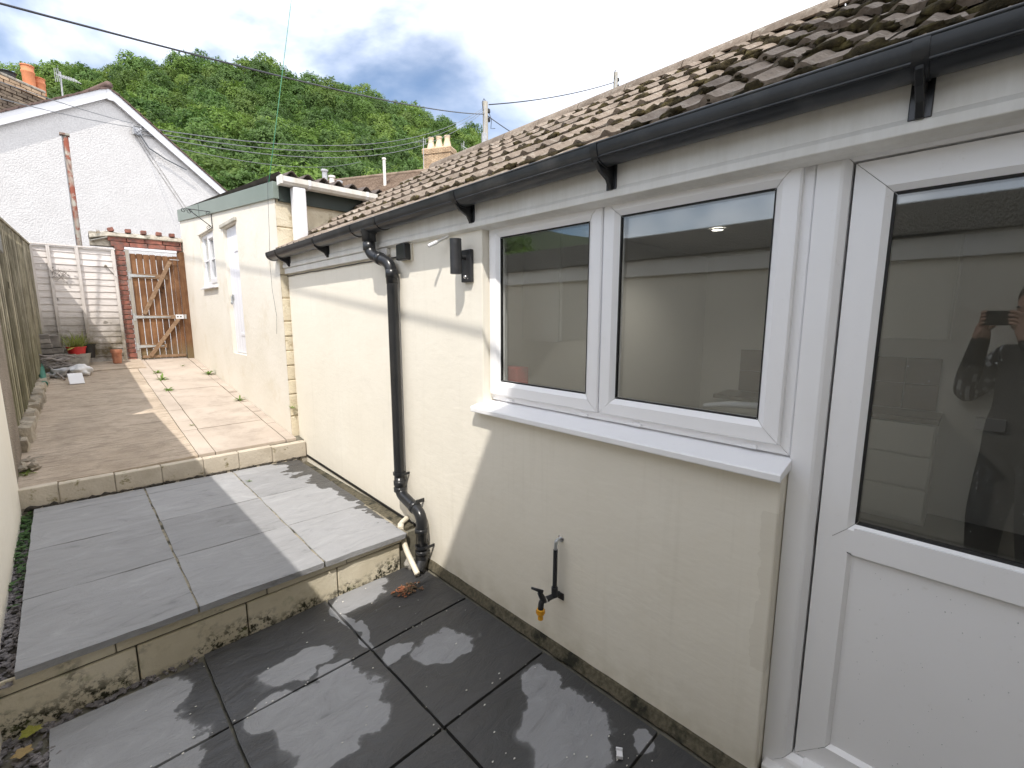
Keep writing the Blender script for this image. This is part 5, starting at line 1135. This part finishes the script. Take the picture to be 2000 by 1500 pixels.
while z < 11.66:
    out = 0.05 if z > 11.35 else 0
    for fx0, fx1, axis in ((-0.42, 0.42, 'x'), (-0.92, 0.92, 'y')):
        x = fx0-out-(0.11 if row % 2 else 0)
        while x < fx1+out:
            a, b2 = max(x, fx0-out), min(x+0.215, fx1+out)
            if b2-a > 0.03:
                mb = MB()
                if axis == 'x': mb.box(a+.006, b2-.006, -0.92-out, -0.85, z+.006, z+.068, M1)
                else: mb.box(-0.42-out, -0.36, a+.006, b2-.006, z+.006, z+.068, M1)
                mb.build('brick', BRICK_BUFF, bc)
            x += 0.225
    z += 0.075; row += 1
mb = MB(); mb.box(-0.44, 0.44, -0.94, 0.94, 11.70, 11.78, M1); mb.build('flaunching', BUFF_POT, bc)
for py_ in (-0.55, 0.0, 0.55):
    p = M1 @ Vector((0, py_, 11.78)); mb = MB(); mb.lathe([(0.26, 0), (0.22, 0.25), (0.15, 0.5), (0.17, 0.62), (0.19, 0.66), (0.19, 0.72), (0.13, 0.72), (0.12, 0.3)], p, 14); mb.build('chimney_pot', BUFF_POT, bc, auto=40)
aerial((19.2, 24.0, 9.6), 2.9, 0.3, 7, 1.2, 'thin television mast right of the buff chimney', LEADGREY, 0.4)
aerial((16.6, 24.6, 10.2), 2.0, 2.2, 5, 0.7, 'small aerial mast left of the buff chimney', LEADGREY, 0.35)

# ------------------------------------------------------------------ telegraph poles and overhead cables
def telegraph(x, y, ztop, label, extra=True):
    t = empty('telegraph_pole', (x, y, 0), label, 'pole')
    mb = MB(); mb.tube([(x, y, -0.1), (x, y, ztop)], [0.20, 0.16], 12); mb.build('pole', POLEWOOD, t, auto=50)
    mb = MB(); mb.tube([(x-.15, y-.1, ztop-3.5), (x-.13, y-.1, ztop-.3)], 0.035, 6); mb.build('cable_guard', LEADGREY, t)
    for dz in (0.5, 1.0):
        mb = MB(); mb.blob((x+0.18, y-0.12, ztop-dz), .10, .10, .16, 1, .2, 2); mb.build('insulator', RUBBER, t)
    mb = MB(); mb.tube([Vector((x-.18, y, ztop-.55)), Vector((x-.25, y, ztop-.1)), Vector((x-.1, y, ztop+.16)), Vector((x+.02, y, ztop+.05))], 0.02, 5); mb.tube([Vector((x+.2, y, ztop-.3)), Vector((x+.5, y, ztop-.9)), Vector((x+.45, y, ztop-1.4)), Vector((x+.8, y, ztop-1.3))], 0.02, 5); mb.build('jumper_wire', CABLE, t, True)
    if extra: mb = MB(); mb.box(x-.42, x-.17, y-.3, y-.1, ztop-2.6, ztop-1.9); mb.build('equipment_box', LEADGREY, t, bevel=0.02)
telegraph(19.8, 22.55, 14.5, 'weathered wooden telegraph pole behind the roof ridge')
telegraph(33.25, 22.24, 20.6, 'tip of a second telegraph pole peeping over the ridge', False)
def cable(name, a, b2, sag, r_, mat, label, n=24, cat='cable'):
    a, b2 = Vector(a), Vector(b2); pts = [a.lerp(b2, i/n)-Vector((0, 0, sag*4*(i/n)*(1-i/n))) for i in range(n+1)]
    mb = MB(); mb.tube(pts, r_, 6); o = mb.build(name, mat, None, True); return tag(o, label, cat)
cable('overhead_cable', (-3.6, 5.79, 3.87), (19.73, 22.6, 13.80), 0.37, [0.011+0.016*i/24 for i in range(25)], CABLE, 'thick black overhead cable from the top left down to the pole')
cable('overhead_cable', (19.9, 22.5, 13.75), (19.5, 14.0, 8.6), 0.3, 0.026, CABLE, 'black cable dropping from the pole behind the ridge')
cable('overhead_cable', (19.96, 22.4, 14.35), (33.1, 22.3, 19.85), 0.25, 0.032, CABLE, 'black cable from the pole up to the second pole')
cable('overhead_cable', (0.37, -0.74, 3.63), (-1.2, 9.0, 8.05), 0.0, 0.012, CABLE, 'black cable high over the yard whose faint shadow crosses the cream wall')
for i, (dz, sg) in enumerate(((0, 1.10), (-0.07, 1.22), (-0.14, 1.36))):
    cable('service_wire', (1.52, 13.05, 5.60+dz), (19.7, 22.6, 14.15+dz*1.5), sg, 0.011, CABLE_GREY, ('upper', 'middle', 'lowest')[i]+' of three thin wires from the gable bracket to the pole', cat='wire')
cable('service_wire', (-0.9, 8.6, 4.25), (1.50, 13.03, 5.56), 0.05, 0.006, CABLE_GREY, 'lower thin wire crossing the white gable at the left', cat='wire')
cable('service_wire', (-0.75, 8.2, 4.37), (1.50, 13.03, 5.64), 0.05, 0.006, CABLE_GREY, 'upper thin wire crossing the white gable at the left', cat='wire')
cable('service_wire', (2.42, 13.79, 5.54), (12.5, 24.5, 9.9), 0.35, 0.009, CABLE_GREY, 'single thin wire running right from the gable verge', cat='wire')

# ------------------------------------------------------------------ weeds and pots
def weed(x, y, z, s_, n, seed, label, mat=WEED):
    r_ = random.Random(seed); mb = MB()
    for q in range(n):
        a = 6.283*q/n+r_.uniform(-.4, .4); leaf_quads(mb, (x, y, z), (math.cos(a), math.sin(a), 0), s_*r_.uniform(.6, 1.2), s_*0.13, r_.uniform(.15, 1.1), r_.uniform(.2, .7))
    tag(mb.build('weed', mat), label, 'weed', 'weeds in the path joints')
W = [(0.872, 7.94, .10, 12, 'upper of three weed tufts along the path joint'), (0.868, 7.51, .12, 16, 'middle and largest of three weed tufts along the path joint'), (0.846, 6.88, .10, 16, 'spiky lowest of three weed tufts along the path joint'), (1.417, 7.63, .13, 16, 'broad weed at the path edge below the outbuilding door'),
     (1.227, 8.33, .06, 10, 'tiny weed alone on the pale path near the gate'), (1.41, 6.06, .10, 14, 'weed in the brick edging beside the outbuilding wall'), (0.805, 5.33, .04, 9, 'tiny sprout low in the path joint near the kerb')]
for i, (x, y, s_, n, lb) in enumerate(W): weed(x, y, path_z(y)+0.002, s_*0.72, n, i, lb)
weed(-0.305, 4.72, path_z(4.7), .07, 14, 41, 'small yellowish weed at the foot of the left wall', GRASS)
weed(1.505, 4.585, 0.72, .06, 8, 42, 'little fern in the gap between extension and outbuilding')
weed(0.948, 4.02, slab_z(.95, 4.0)+.002, .028, 7, 43, 'tiny weed in the joint of the raised slabs')
mb = MB(); lf_ = Vector((-0.252, 2.40, 0.012))
for q in range(9):
    a = 6.283*q/9+.3; leaf_quads(mb, lf_, (math.cos(a), math.sin(a), 0), (.034, .026, .038)[q % 3], .011, .3, .15)
tag(mb.build('fallen_leaf', DRYLEAF), 'yellow-green lobed leaf growing in the chippings at lower left', 'leaf')
mb = MB(); lf_ = Vector((-0.268, 2.30, 0.012))
for q in range(5): a = 6.283*q/5+.8; leaf_quads(mb, lf_, (math.cos(a), math.sin(a), 0), .032, .012, .15, .1)
tag(mb.build('fallen_leaf', m_leaf('brown_leaf', (0.25, 0.16, 0.06), (0.34, 0.25, 0.12), 0.2, 20)), 'small brown leaf in the chippings below the yellow-green one', 'leaf')

# ------------------------------------------------------------------ clutter in the far left corner
z0 = path_z(8.75)+0.014
tr = empty('stone_trough', (0.09, 8.72, z0), 'rough rounded stone trough under the red planter', 'trough')
mb = MB(); bm = bmesh.new(); bmesh.ops.create_cube(bm, size=1); bmesh.ops.subdivide_edges(bm, edges=bm.edges[:], cuts=5, use_grid_fill=True); vs_ = []
for v in bm.verts:
    c = v.co.copy(); d = Vector((c.x, c.y)); k1 = 1+mnoise.noise(c*5)*0.06; tp = 0.86+0.28*(c.z+0.5)
    r_ = max(abs(c.x), abs(c.y))*2; ln = d.length*2
    if ln > 1e-4: d = d*(r_/ln*0.55+0.45)
    vs_.append((0.092+d.x*0.27*tp*k1, 8.72+d.y*0.22*tp*k1, z0+0.085+c.z*0.18*k1 - (0.05 if c.z > 0.45 and r_ < 0.75 else 0)))
mb.add(vs_, [tuple(v.index for v in f.verts) for f in bm.faces]); bm.free(); mb.build('bowl', STONE_GREY, tr, auto=60)
pt = empty('red_planter', (0.10, 8.68, z0+0.17), 'red plastic planter with tufted grass in the far corner', 'planter')
mb = MB(); mb.lathe([(0, 0), (0.085, 0), (0.100, 0.088), (0.108, 0.092), (0.108, 0.105), (0.098, 0.105), (0.096, 0.08), (0, 0.08)], (0.10, 8.68, z0+0.165), 24); mb.build('pot', RED_TUB, pt, auto=40)
mb = MB(); rnd = random.Random(77)
for q in range(170):
    a = rnd.uniform(0, 6.283); leaf_quads(mb, (0.10+rnd.gauss(0, .035), 8.68+rnd.gauss(0, .035), z0+0.24), (math.cos(a), math.sin(a), rnd.uniform(.3, 3.2)), rnd.uniform(.12, .34), .0035, 0.1, rnd.uniform(.1, .5))
mb.build('grass', GRASS, pt)
mb = MB(); leaf_quads(mb, (0.08, 8.58, z0+0.27), (-0.6, -0.5, -0.35), .10, .03, .1, .1); mb.build('broad_leaf', DRYLEAF, pt)
mb = MB(); mb.lathe([(0, 0), (0.08, 0), (0.10, 0.17), (0.108, 0.175), (0.108, 0.19), (0.095, 0.19), (0.09, 0.14), (0, 0.14)], (0.205, 8.82, z0+0.10), 20)
tag(mb.build('black_pot', RUBBER, None, auto=40), 'black plant pot half hidden behind the red planter', 'pot')
CB = simple('old_grey_block', (0.16, 0.145, 0.13), (0.30, 0.275, 0.25), scale=12, rough=0.95, bump=0.7, bscale=60, rnd=0.25)
blk = [((-0.19, 8.62), (0.13, 0.20, 0.075), 0.07, 'bottom'), ((-0.19, 8.62), (0.12, 0.20, 0.065), 0.155, 'second'), ((-0.185, 8.62), (0.13, 0.20, 0.06), 0.225, 'third'), ((-0.195, 8.62), (0.125, 0.20, 0.065), 0.29, 'fourth'), ((-0.20, 8.62), (0.11, 0.20, 0.055), 0.355, 'top')]
for (x, y), (sx, sy, sz), dz, nm in blk:
    mb = MB(); M = Matrix.Translation((x, y, z0+0.04+dz)) @ Matrix.Rotation(rnd.uniform(-.1, .1), 4, 'Z'); mb.box(-sx/2, sx/2, -sy/2, sy/2, 0, sz-0.004, M); tag(mb.build('block', CB, None, bevel=0.006), nm+' block of the left stack against the fence corner', 'block', 'old blocks stacked in the corner')
for (x, sx, zc, sz, nm) in ((-0.085, 0.095, 0.12, 0.075, 'lower small block beside the planter'), (-0.08, 0.10, 0.198, 0.07, 'middle small block beside the planter'), (-0.09, 0.10, 0.272, 0.16, 'tall upright block on top beside the planter')):
    mb = MB(); M = Matrix.Translation((x, 8.64, z0+zc)) @ Matrix.Rotation(rnd.uniform(-.12, .12), 4, 'Z'); mb.box(-sx/2, sx/2, -0.09, 0.09, 0, sz-0.004, M); tag(mb.build('block', CB, None, bevel=0.006), nm, 'block', 'old blocks stacked in the corner')
mb = MB(); M = Matrix.Translation((-0.14, 8.64, z0)); mb.box(-0.12, 0.11, -0.10, 0.10, 0.0, 0.105, M); tag(mb.build('block', CB, None, bevel=0.01), 'wide flat block under the corner stack', 'block', 'old blocks stacked in the corner')
for q in range(9):
    y = 8.20+rnd.uniform(-.06, .12); zc = path_z(8.2)+0.13+0.022*q*0.8+rnd.uniform(-.01, .01); xa = -0.30+rnd.uniform(-.01, .05); xb = 0.02+rnd.uniform(-.08, .12)
    pts = [Vector((xa+(xb-xa)*t, y+rnd.uniform(-.02, .02), zc+0.018*math.sin(t*9+q)-0.03*t)) for t in (0, .2, .4, .6, .8, 1)]
    mb = MB(); mb.tube(pts, [rnd.uniform(.008, .018) for _ in pts], 7); tag(mb.build('stick', GREYWOOD, None, True), ['lowest', 'second', 'third', 'fourth', 'fifth', 'sixth', 'seventh', 'eighth', 'topmost'][q]+' grey stick, counted upwards, in the heap below the stone trough', 'stick', 'grey sticks heaped in the corner')
mb = MB(); mb.tube([(-0.21, 8.25, path_z(8.2)+0.16), (-0.05, 7.85, path_z(7.85)+0.02)], 0.012, 7); tag(mb.build('stick', GREYWOOD, None, True), 'single pale stick leaning down to the path from the heap', 'stick')
mb = MB(); mb.tube([(-0.262, 8.30, path_z(8.3)+0.15), (-0.225, 7.60, path_z(7.6)+0.035)], [0.035, 0.032], 14); tag(mb.build('green_tube', GREEN_PL, None, auto=50), 'dull green plastic tube leaning against the fence foot', 'tube')
mb = MB(); mb.blob((0.10, 8.16, path_z(8.16)+0.055), 0.12, 0.16, 0.075, 3, 0.35, 9); tag(mb.build('plastic_sack', BAGW, None, True), 'crumpled white plastic sack behind the white board', 'sack')
mb = MB(); mb.blob((-0.10, 8.10, path_z(8.1)+0.05), 0.10, 0.12, 0.06, 3, 0.5, 12); tag(mb.build('plastic_sack', simple('grey_sack', (0.30, 0.30, 0.31), (0.45, 0.45, 0.46), scale=12, rough=0.6), None, True), 'grey plastic sack under the heap of sticks', 'sack')
mb = MB(); M = Matrix.Translation((0.055, 7.62, path_z(7.62)+0.004)) @ Matrix.Rotation(R(8), 4, 'Z') @ Matrix.Rotation(R(-38), 4, 'X'); mb.box(-0.068, 0.068, -0.006, 0.006, 0, 0.155, M)
tag(mb.build('white_board', WHITE_PL, None, bevel=0.003), 'small white board tilted on the path before the sack', 'board')
tp_ = empty('terracotta_pot', (0.52, 8.80, path_z(8.8)), 'tall narrow terracotta pot at the foot of the lap panel', 'pot')
mb = MB(); zc = path_z(8.8)+0.01; mb.lathe([(0, 0), (0.048, 0), (0.058, 0.14), (0.060, 0.15), (0.068, 0.155), (0.068, 0.20), (0.058, 0.20), (0.05, 0.05)], (0.52, 8.80, zc), 20); mb.build('body', TERRACOTTA_OLD, tp_, auto=40)
mb = MB(); mb.lathe([(0.060, 0.085), (0.0575, 0.09), (0.0595, 0.10)], (0.52, 8.80, zc), 20); mb.build('ring', TERRACOTTA_OLD, tp_, True)

# ------------------------------------------------------------------ hill and woodland
def ridge_elev(az):
    T = [(-60, 8), (-25, 15), (-12, 14.8), (-1.4, 17.0), (2, 18.6), (5, 19.6), (8.7, 21.1), (16.2, 22.6), (20, 22.7), (27, 22.2), (36, 20.6), (40, 18.9), (43, 17.2), (50, 14), (65, 10), (90, 6)]
    for (a, b2), (c, d) in zip(T[:-1], T[1:]):
        if a <= az <= c: return b2+(d-b2)*(az-a)/(c-a)
    return 6
def hill_z(az, r_):
    t = min(1.0, max(0.0, (r_-34)/236.0)); e = math.tan(R(ridge_elev(az)))*t**0.62
    z = 1.6 + r_*e
    if r_ > 270: z = 1.6+270*math.tan(R(ridge_elev(az))) - (r_-270)*0.05
    return max(z, 0.0)+mnoise.noise(Vector((az*0.15, r_*0.03, 0)))*1.5*t
hm = MB(); vs_ = []; AZ = [-60+3*i for i in range(51)]; RR = [34, 50, 70, 95, 125, 160, 200, 240, 270, 330, 450]
for r_ in RR:
    for a in AZ: vs_.append((r_*math.sin(R(a)), r_*math.cos(R(a)), hill_z(a, r_)-0.2))
na = len(AZ); hm.add(vs_, [(i*na+j, i*na+j+1, (i+1)*na+j+1, (i+1)*na+j) for i in range(len(RR)-1) for j in range(na-1)])
tag(hm.build('hill', HILLSOIL, None, True), kind='structure')
def crown_mesh(name, mat, n, size, seed, rx=1.0, rz=1.0, lobes=9):
    """leaf clumps scattered over overlapping lobes: uneven outline, gaps, lit tops and dark undersides come from the light"""
    r_ = random.Random(seed); L_ = []
    for i in range(lobes):
        a = r_.uniform(0, 6.283); rad = r_.uniform(0.15, 0.62)*rx; z = r_.uniform(0.25, 0.85)*rz*1.25
        k1 = 1-0.45*abs(z/(rz*1.25)-0.45); L_.append((Vector((math.cos(a)*rad*k1, math.sin(a)*rad*k1, z)), r_.uniform(0.26, 0.46)))
    vs_ = []; fs = []
    for i in range(n):
        c, lr = L_[i % lobes]; d = Vector((r_.gauss(0, 1), r_.gauss(0, 1), r_.gauss(0, 1)+0.25)).normalized(); p = c + d*lr*(r_.uniform(0.55, 1.08)**0.6)
        s_ = size*r_.uniform(0.6, 1.4); nn = (d+Vector((r_.gauss(0, .45), r_.gauss(0, .45), r_.gauss(0, .45)+0.25))).normalized(); t = nn.orthogonal().normalized(); b2 = nn.cross(t); an = r_.uniform(0, 6.28)
        t, b2 = t*math.cos(an)+b2*math.sin(an), b2*math.cos(an)-t*math.sin(an)
        q = len(vs_); vs_ += [tuple(p-t*s_), tuple(p-b2*s_*0.55+nn*s_*.15), tuple(p+t*s_), tuple(p+b2*s_*0.55-nn*s_*.1)]; fs.append((q, q+1, q+2, q+3))
    me = bpy.data.meshes.new(name); me.from_pydata(vs_, [], fs); me.materials.append(mat); return me
def dome_mesh(name, mat, n, size, seed):
    r_ = random.Random(seed); off = Vector((r_.random()*30, r_.random()*30, r_.random()*30)); vs_ = []; fs = []
    for i in range(n):
        d = Vector((r_.gauss(0, 1), r_.gauss(0, 1), r_.gauss(0, 1)+0.45)).normalized()
        k1 = 0.72 + 0.30*mnoise.noise(d*1.6+off) + 0.22*mnoise.noise(d*4.2+off); k1 *= r_.uniform(0.86, 1.04)
        p = Vector((d.x*k1, d.y*k1, 0.62+d.z*k1*1.02))
        s_ = size*r_.uniform(0.5, 1.4); nn = (d+Vector((r_.gauss(0, .42), r_.gauss(0, .42), r_.gauss(0, .42)+0.15))).normalized(); t = nn.orthogonal().normalized(); b2 = nn.cross(t); an = r_.uniform(0, 6.28)
        t, b2 = t*math.cos(an)+b2*math.sin(an), b2*math.cos(an)-t*math.sin(an)
        q = len(vs_); vs_ += [tuple(p-t*s_), tuple(p-b2*s_*0.6), tuple(p+t*s_), tuple(p+b2*s_*0.6)]; fs.append((q, q+1, q+2, q+3))
    me = bpy.data.meshes.new(name); me.from_pydata(vs_, [], fs); me.materials.append(mat); return me
def trunk_mesh(name, h, r_, seed, mat=BARK):
    rr = random.Random(seed); mb = MB(); mb.tube([(0, 0, -0.3), (rr.uniform(-.02, .02), rr.uniform(-.02, .02), h*0.45), (rr.uniform(-.05, .05), rr.uniform(-.05, .05), h*0.95)], [r_, r_*0.7, r_*0.35], 8)
    for q in range(5):
        a = rr.uniform(0, 6.28); z = h*rr.uniform(.35, .8); mb.tube([(0, 0, z), (math.cos(a)*h*.18, math.sin(a)*h*.18, z+h*.16), (math.cos(a)*h*.32, math.sin(a)*h*.32, z+h*.36)], [r_*.4, r_*.25, r_*.1], 5)
    return mb.mesh(name, mat, True)
# woodland as one mass: hidden-from-count instances on the slope
protos = []
pc = bpy.data.collections.new('woodland_crowns')
for i in range(5):
    me = dome_mesh('woodland_crown', WOODLEAF, 2600, 0.048, 200+i); o = bpy.data.objects.new('woodland_crown', me); pc.objects.link(o)
rnd = random.Random(99); wm = bpy.data.meshes.new('woodland'); wv = []; ws = []
def inview(az): return -12 < az < 62
r_ = 58.0
while r_ < 300:
    step = 5.2+r_*0.006; da = math.degrees(step/r_); a = -42.0
    while a < 64:
        aa = a+rnd.uniform(-.45, .45)*da; rr = r_+rnd.uniform(-.45, .45)*step
        wv.append((rr*math.sin(R(aa)), rr*math.cos(R(aa)), hill_z(aa, rr)-0.6)); k1 = (2.6+4.8*rnd.random()**1.5)*(1.0+0.0010*r_); ws.append(k1*(0.75 if rr < 75 else 1)); a += da
    r_ += step*0.95
wm.from_pydata(wv, [], []); at_ = wm.attributes.new('tree_scale', 'FLOAT', 'POINT'); at_.data.foreach_set('value', ws)
wo_ = bpy.data.objects.new('woodland', wm); COL.objects.link(wo_); tag(wo_, 'dense green woodland covering the whole hillside', 'woodland', kind='stuff')
ng_ = bpy.data.node_groups.new('scatter_woodland', 'GeometryNodeTree'); ng_.interface.new_socket('Geometry', in_out='INPUT', socket_type='NodeSocketGeometry'); ng_.interface.new_socket('Geometry', in_out='OUTPUT', socket_type='NodeSocketGeometry')
gn = ng_.nodes; gi = gn.new('NodeGroupInput'); go = gn.new('NodeGroupOutput'); ip = gn.new('GeometryNodeInstanceOnPoints'); ci = gn.new('GeometryNodeCollectionInfo'); ci.inputs[0].default_value = pc; ci.inputs['Separate Children'].default_value = True; ci.inputs['Reset Children'].default_value = True
ip.inputs['Pick Instance'].default_value = True; rv = gn.new('FunctionNodeRandomValue'); rv.data_type = 'FLOAT_VECTOR'; rv.inputs[0].default_value = (0, 0, 0); rv.inputs[1].default_value = (0.15, 0.15, 6.283)
na_ = gn.new('GeometryNodeInputNamedAttribute'); na_.data_type = 'FLOAT'; na_.inputs[0].default_value = 'tree_scale'
lk = ng_.links.new; lk(gi.outputs[0], ip.inputs['Points']); lk(ci.outputs[0], ip.inputs['Instance']); lk(rv.outputs[0], ip.inputs['Rotation']); lk(na_.outputs[0], ip.inputs['Scale']); lk(ip.outputs[0], go.inputs[0])
md = wo_.modifiers.new('scatter', 'NODES'); md.node_group = ng_
# nearer trees one can tell apart, each with trunk and crown
tcrowns = [crown_mesh('crown', NEARLEAF, 6500, 0.036, 300+i, lobes=13, rz=0.95) for i in range(4)]; ttr = [trunk_mesh('trunk', 0.9, 0.05, 400+i) for i in range(3)]
TR = [(11.0, 52, 6.2, 9.4, 'yellowish green bushy tree just right of the white gable'), (14.0, 47, 5.2, 9.6, 'pale rounded tree directly above the green fascia'), (17.5, 54, 6.5, 10.8, 'leafy tree left of the washing line'), (20.5, 46, 5.6, 10.4, 'broad sycamore behind the corrugated roof corner'), (23.0, 52, 6.8, 11.8, 'large sycamore above the flue pipes'),
      (25.8, 45, 5.8, 11.2, 'dense sycamore left of the tall vent pipe'), (28.3, 50, 6.4, 12.6, 'full sycamore directly behind the tall vent pipe'), (31.0, 46, 5.8, 12.4, 'green tree right of the tall vent pipe'), (33.2, 52, 5.6, 13.6, 'light green tree left of the buff chimney'), (36.0, 50, 6.2, 14.2, 'darker tree behind the buff chimney'),
      (38.3, 66, 9.0, 21.5, 'tall dark tree on the skyline left of the telegraph pole'), (40.6, 62, 7.6, 18.6, 'tree on the skyline at the telegraph pole'), (36.8, 78, 8.0, 26.5, 'high tree standing above the hill edge by the pole'), (42.6, 64, 6.5, 16.6, 'last low tree right of the telegraph pole')]
for i, (az, r_, s_, zt, lb) in enumerate(TR):
    x, y = r_*math.sin(R(az)), r_*math.cos(R(az)); zb = zt - s_*1.42
    t = empty('tree', (x, y, zb), lb, 'tree', 'nearer trees at the foot of the wood')
    rot = Matrix.Rotation(i*1.9, 4, 'Z')
    inst('crown', tcrowns[i % 4], t, Matrix.Translation((x, y, zb)) @ rot @ Matrix.Diagonal((s_*(0.95+.1*(i % 3)), s_, s_*1.02, 1)))
    inst('trunk', ttr[i % 3], t, Matrix.Translation((x, y, zb-s_*0.3)) @ rot @ Matrix.Diagonal((s_, s_, s_*1.2, 1)))
# ------------------------------------------------------------------ the person taking the picture, seen only as a reflection in the glass
def person():
    t = empty('person', (-0.19, -0.19, 0.0), 'person in dark jacket and trousers holding up a phone, reflected in the door glass', 'person')
    V = []; Ed = []; Ra = []
    def node(p, r_, par=None):
        V.append(p); Ra.append(r_); i = len(V)-1
        if par is not None: Ed.append((par, i))
        return i
    f = Vector((0.70, 0.714, 0)); s_ = Vector((-0.714, 0.70, 0)); c = Vector((-0.175, -0.235, 0))      # forward, towards the left hand
    def B(fw, sd, z): p = c + f*fw + s_*sd; return (p.x, p.y, z)
    pel = node(B(0, 0, 0.95), (0.20, 0.14)); ab = node(B(0, 0, 1.10), (0.20, 0.14), pel); chs = node(B(0.0, 0, 1.30), (0.20, 0.135), ab); nk = node(B(0.0, 0, 1.44), (0.075, 0.07), chs)
    nk2 = node(B(0.03, 0, 1.52), (0.055, 0.055), nk); hd = node(B(0.05, 0, 1.60), (0.075, 0.085), nk2); hd2 = node(B(0.05, 0, 1.69), (0.075, 0.09), hd); node(B(0.04, 0, 1.745), (0.05, 0.06), hd2)
    for sg in (1, -1):
        hip = node(B(0, 0.09*sg, 0.90), (0.11, 0.11), pel); kn = node(B(0.02, 0.13*sg, 0.50), (0.085, 0.085), hip); an = node(B(-0.01, 0.15*sg, 0.10), (0.06, 0.06), kn); node(B(0.10, 0.17*sg, 0.035), (0.045, 0.035), an)
        sh = node(B(0, 0.165*sg, 1.385), (0.080, 0.080), chs); el = node(B(0.11, 0.275*sg, 1.14), (0.064, 0.064), sh); wr = node(B(0.205, 0.115*sg, 1.475), (0.040, 0.038), el); pm = node(B(0.222, 0.092*sg, 1.535), (0.034, 0.018), wr)
        for q, (dz, ln) in enumerate(((0.035, .030), (0.017, .036), (-0.002, .034), (-0.020, .026))):
            k1 = node(B(0.236, 0.088*sg, 1.575+dz), (0.0095, 0.0095), pm); k2 = node(B(0.252, 0.078*sg-0.0*sg, 1.585+dz), (0.009, 0.009), k1); node(B(0.250, (0.078-ln*0.8)*sg, 1.588+dz), (0.0085, 0.0085), k2)
        k1 = node(B(0.215, 0.070*sg, 1.535), (0.011, 0.011), pm); node(B(0.218, 0.040*sg, 1.552), (0.010, 0.010), k1)
    me = bpy.data.meshes.new('body'); me.from_pydata(V, Ed, []); o = bpy.data.objects.new('body_tmp', me); COL.objects.link(o)
    md = o.modifiers.new('skin', 'SKIN'); md.use_smooth_shade = True
    sk = me.skin_vertices[0].data if me.skin_vertices else None
    if sk is None:
        bm = bmesh.new(); bm.from_mesh(me); bm.verts.layers.skin.verify(); bm.to_mesh(me); bm.free(); sk = me.skin_vertices[0].data
    for i, r_ in enumerate(Ra): sk[i].radius = r_; sk[i].use_root = (i == 0)
    o.modifiers.new('sub', 'SUBSURF').levels = 2
    dg = bpy.context.evaluated_depsgraph_get(); m2 = bpy.data.meshes.new_from_object(o.evaluated_get(dg)); bpy.data.objects.remove(o)
    m2.name = 'body'; m2.materials.clear()
    for m_ in (JACKET, SKIN, STRIPE): m2.materials.append(m_)
    for p in m2.polygons:
        q = p.center; rel = Vector((q.x, q.y, 0))-c; fw, sd = rel.dot(f), rel.dot(s_); p.use_smooth = True
        if q.z > 1.485 and (fw > 0.17 or abs(sd) < 0.11 and q.z > 1.50): p.material_index = 1
        elif 0.15 < abs(sd) < 0.30 and q.z > 1.12 and q.z < 1.47 and fw < 0.19 and abs(((abs(sd)*1.0+fw*0.6) % 0.036)) < 0.010: p.material_index = 2
    ob_ = bpy.data.objects.new('body', m2); link(ob_, t)
    hb = MB(); hb.blob(B(0.03, 0, 1.70), 0.092, 0.092, 0.105, 3, 0.06, 2); hb.v = [v for v in hb.v]
    h = hb.build('hair', HAIR, t, True)
    mb = MB(); ca = Vector(B(0.135, 0, 1.60)); mb.blob(ca, 0.012, 0.012, 0.02, 2, 0, 1); mb.build('nose', SKIN, t, True)
    for sg in (1, -1):
        mb = MB(); e = B(0.125, 0.032*sg, 1.645); mb.blob(e, 0.009, 0.009, 0.006, 1, 0, 1); mb.build('eye', RUBBER, t, True)
        mb = MB(); mb.blob(B(0.05, 0.088*sg, 1.635), 0.014, 0.014, 0.03, 2, 0, 1); mb.build('ear', SKIN, t, True)
    mb = MB(); mb.blob(B(0.127, 0, 1.56), 0.022, 0.022, 0.006, 2, 0, 1); mb.build('mouth', simple('lips', (0.42, 0.18, 0.15), rough=0.5), t, True)
    ph = empty('phone', B(0.262, 0, 1.60), 'black phone held up in both hands, reflected in the door glass', 'phone')
    Mx = Matrix(((s_.x, f.x, 0, 0), (s_.y, f.y, 0, 0), (0, 0, 1, 0), (0, 0, 0, 1))); Mp = Matrix.Translation(B(0.250, 0, 1.590)) @ Mx
    mb = MB(); mb.box(-0.078, 0.078, -0.004, 0.004, -0.036, 0.036, Mp); mb.build('phone_case', RUBBER, ph, bevel=0.003)
    mb = MB(); mb.lathe([(0, 0.003), (0.010, 0.003), (0.011, 0)], (Mp @ Vector((0.05, 0.004, 0.015))), 14, f); mb.build('lens', BLACK, ph)
person()
# raindrops on the door glass
mb = MB(); rnd = random.Random(64)
for i in range(230):
    y = rnd.uniform(-0.46, 0.19); z = rnd.uniform(1.0, 1.75) if rnd.random() < .8 else rnd.uniform(1.0, 1.9); s1 = rnd.uniform(0.0005, 0.0013)
    mb.blob((1.6598, y, z), 0.0007, s1, s1*rnd.uniform(1, 1.6), 1, 0.2, i)
for i in range(130):
    y = rnd.uniform(-0.45, 0.18); z = rnd.uniform(0.24, 0.86); s1 = rnd.uniform(0.0007, 0.0018); mb.blob((1.6533, y, z), 0.0008, s1, s1*rnd.uniform(1, 1.8), 1, 0.2, i)
DROP = Mat('water_drop', 0.05); DROP.base((0.62, 0.63, 0.64)); tag(mb.build('raindrops', DROP.m, None, True), 'fine raindrops on the outside of the door glass and panel', 'raindrops', kind='stuff')
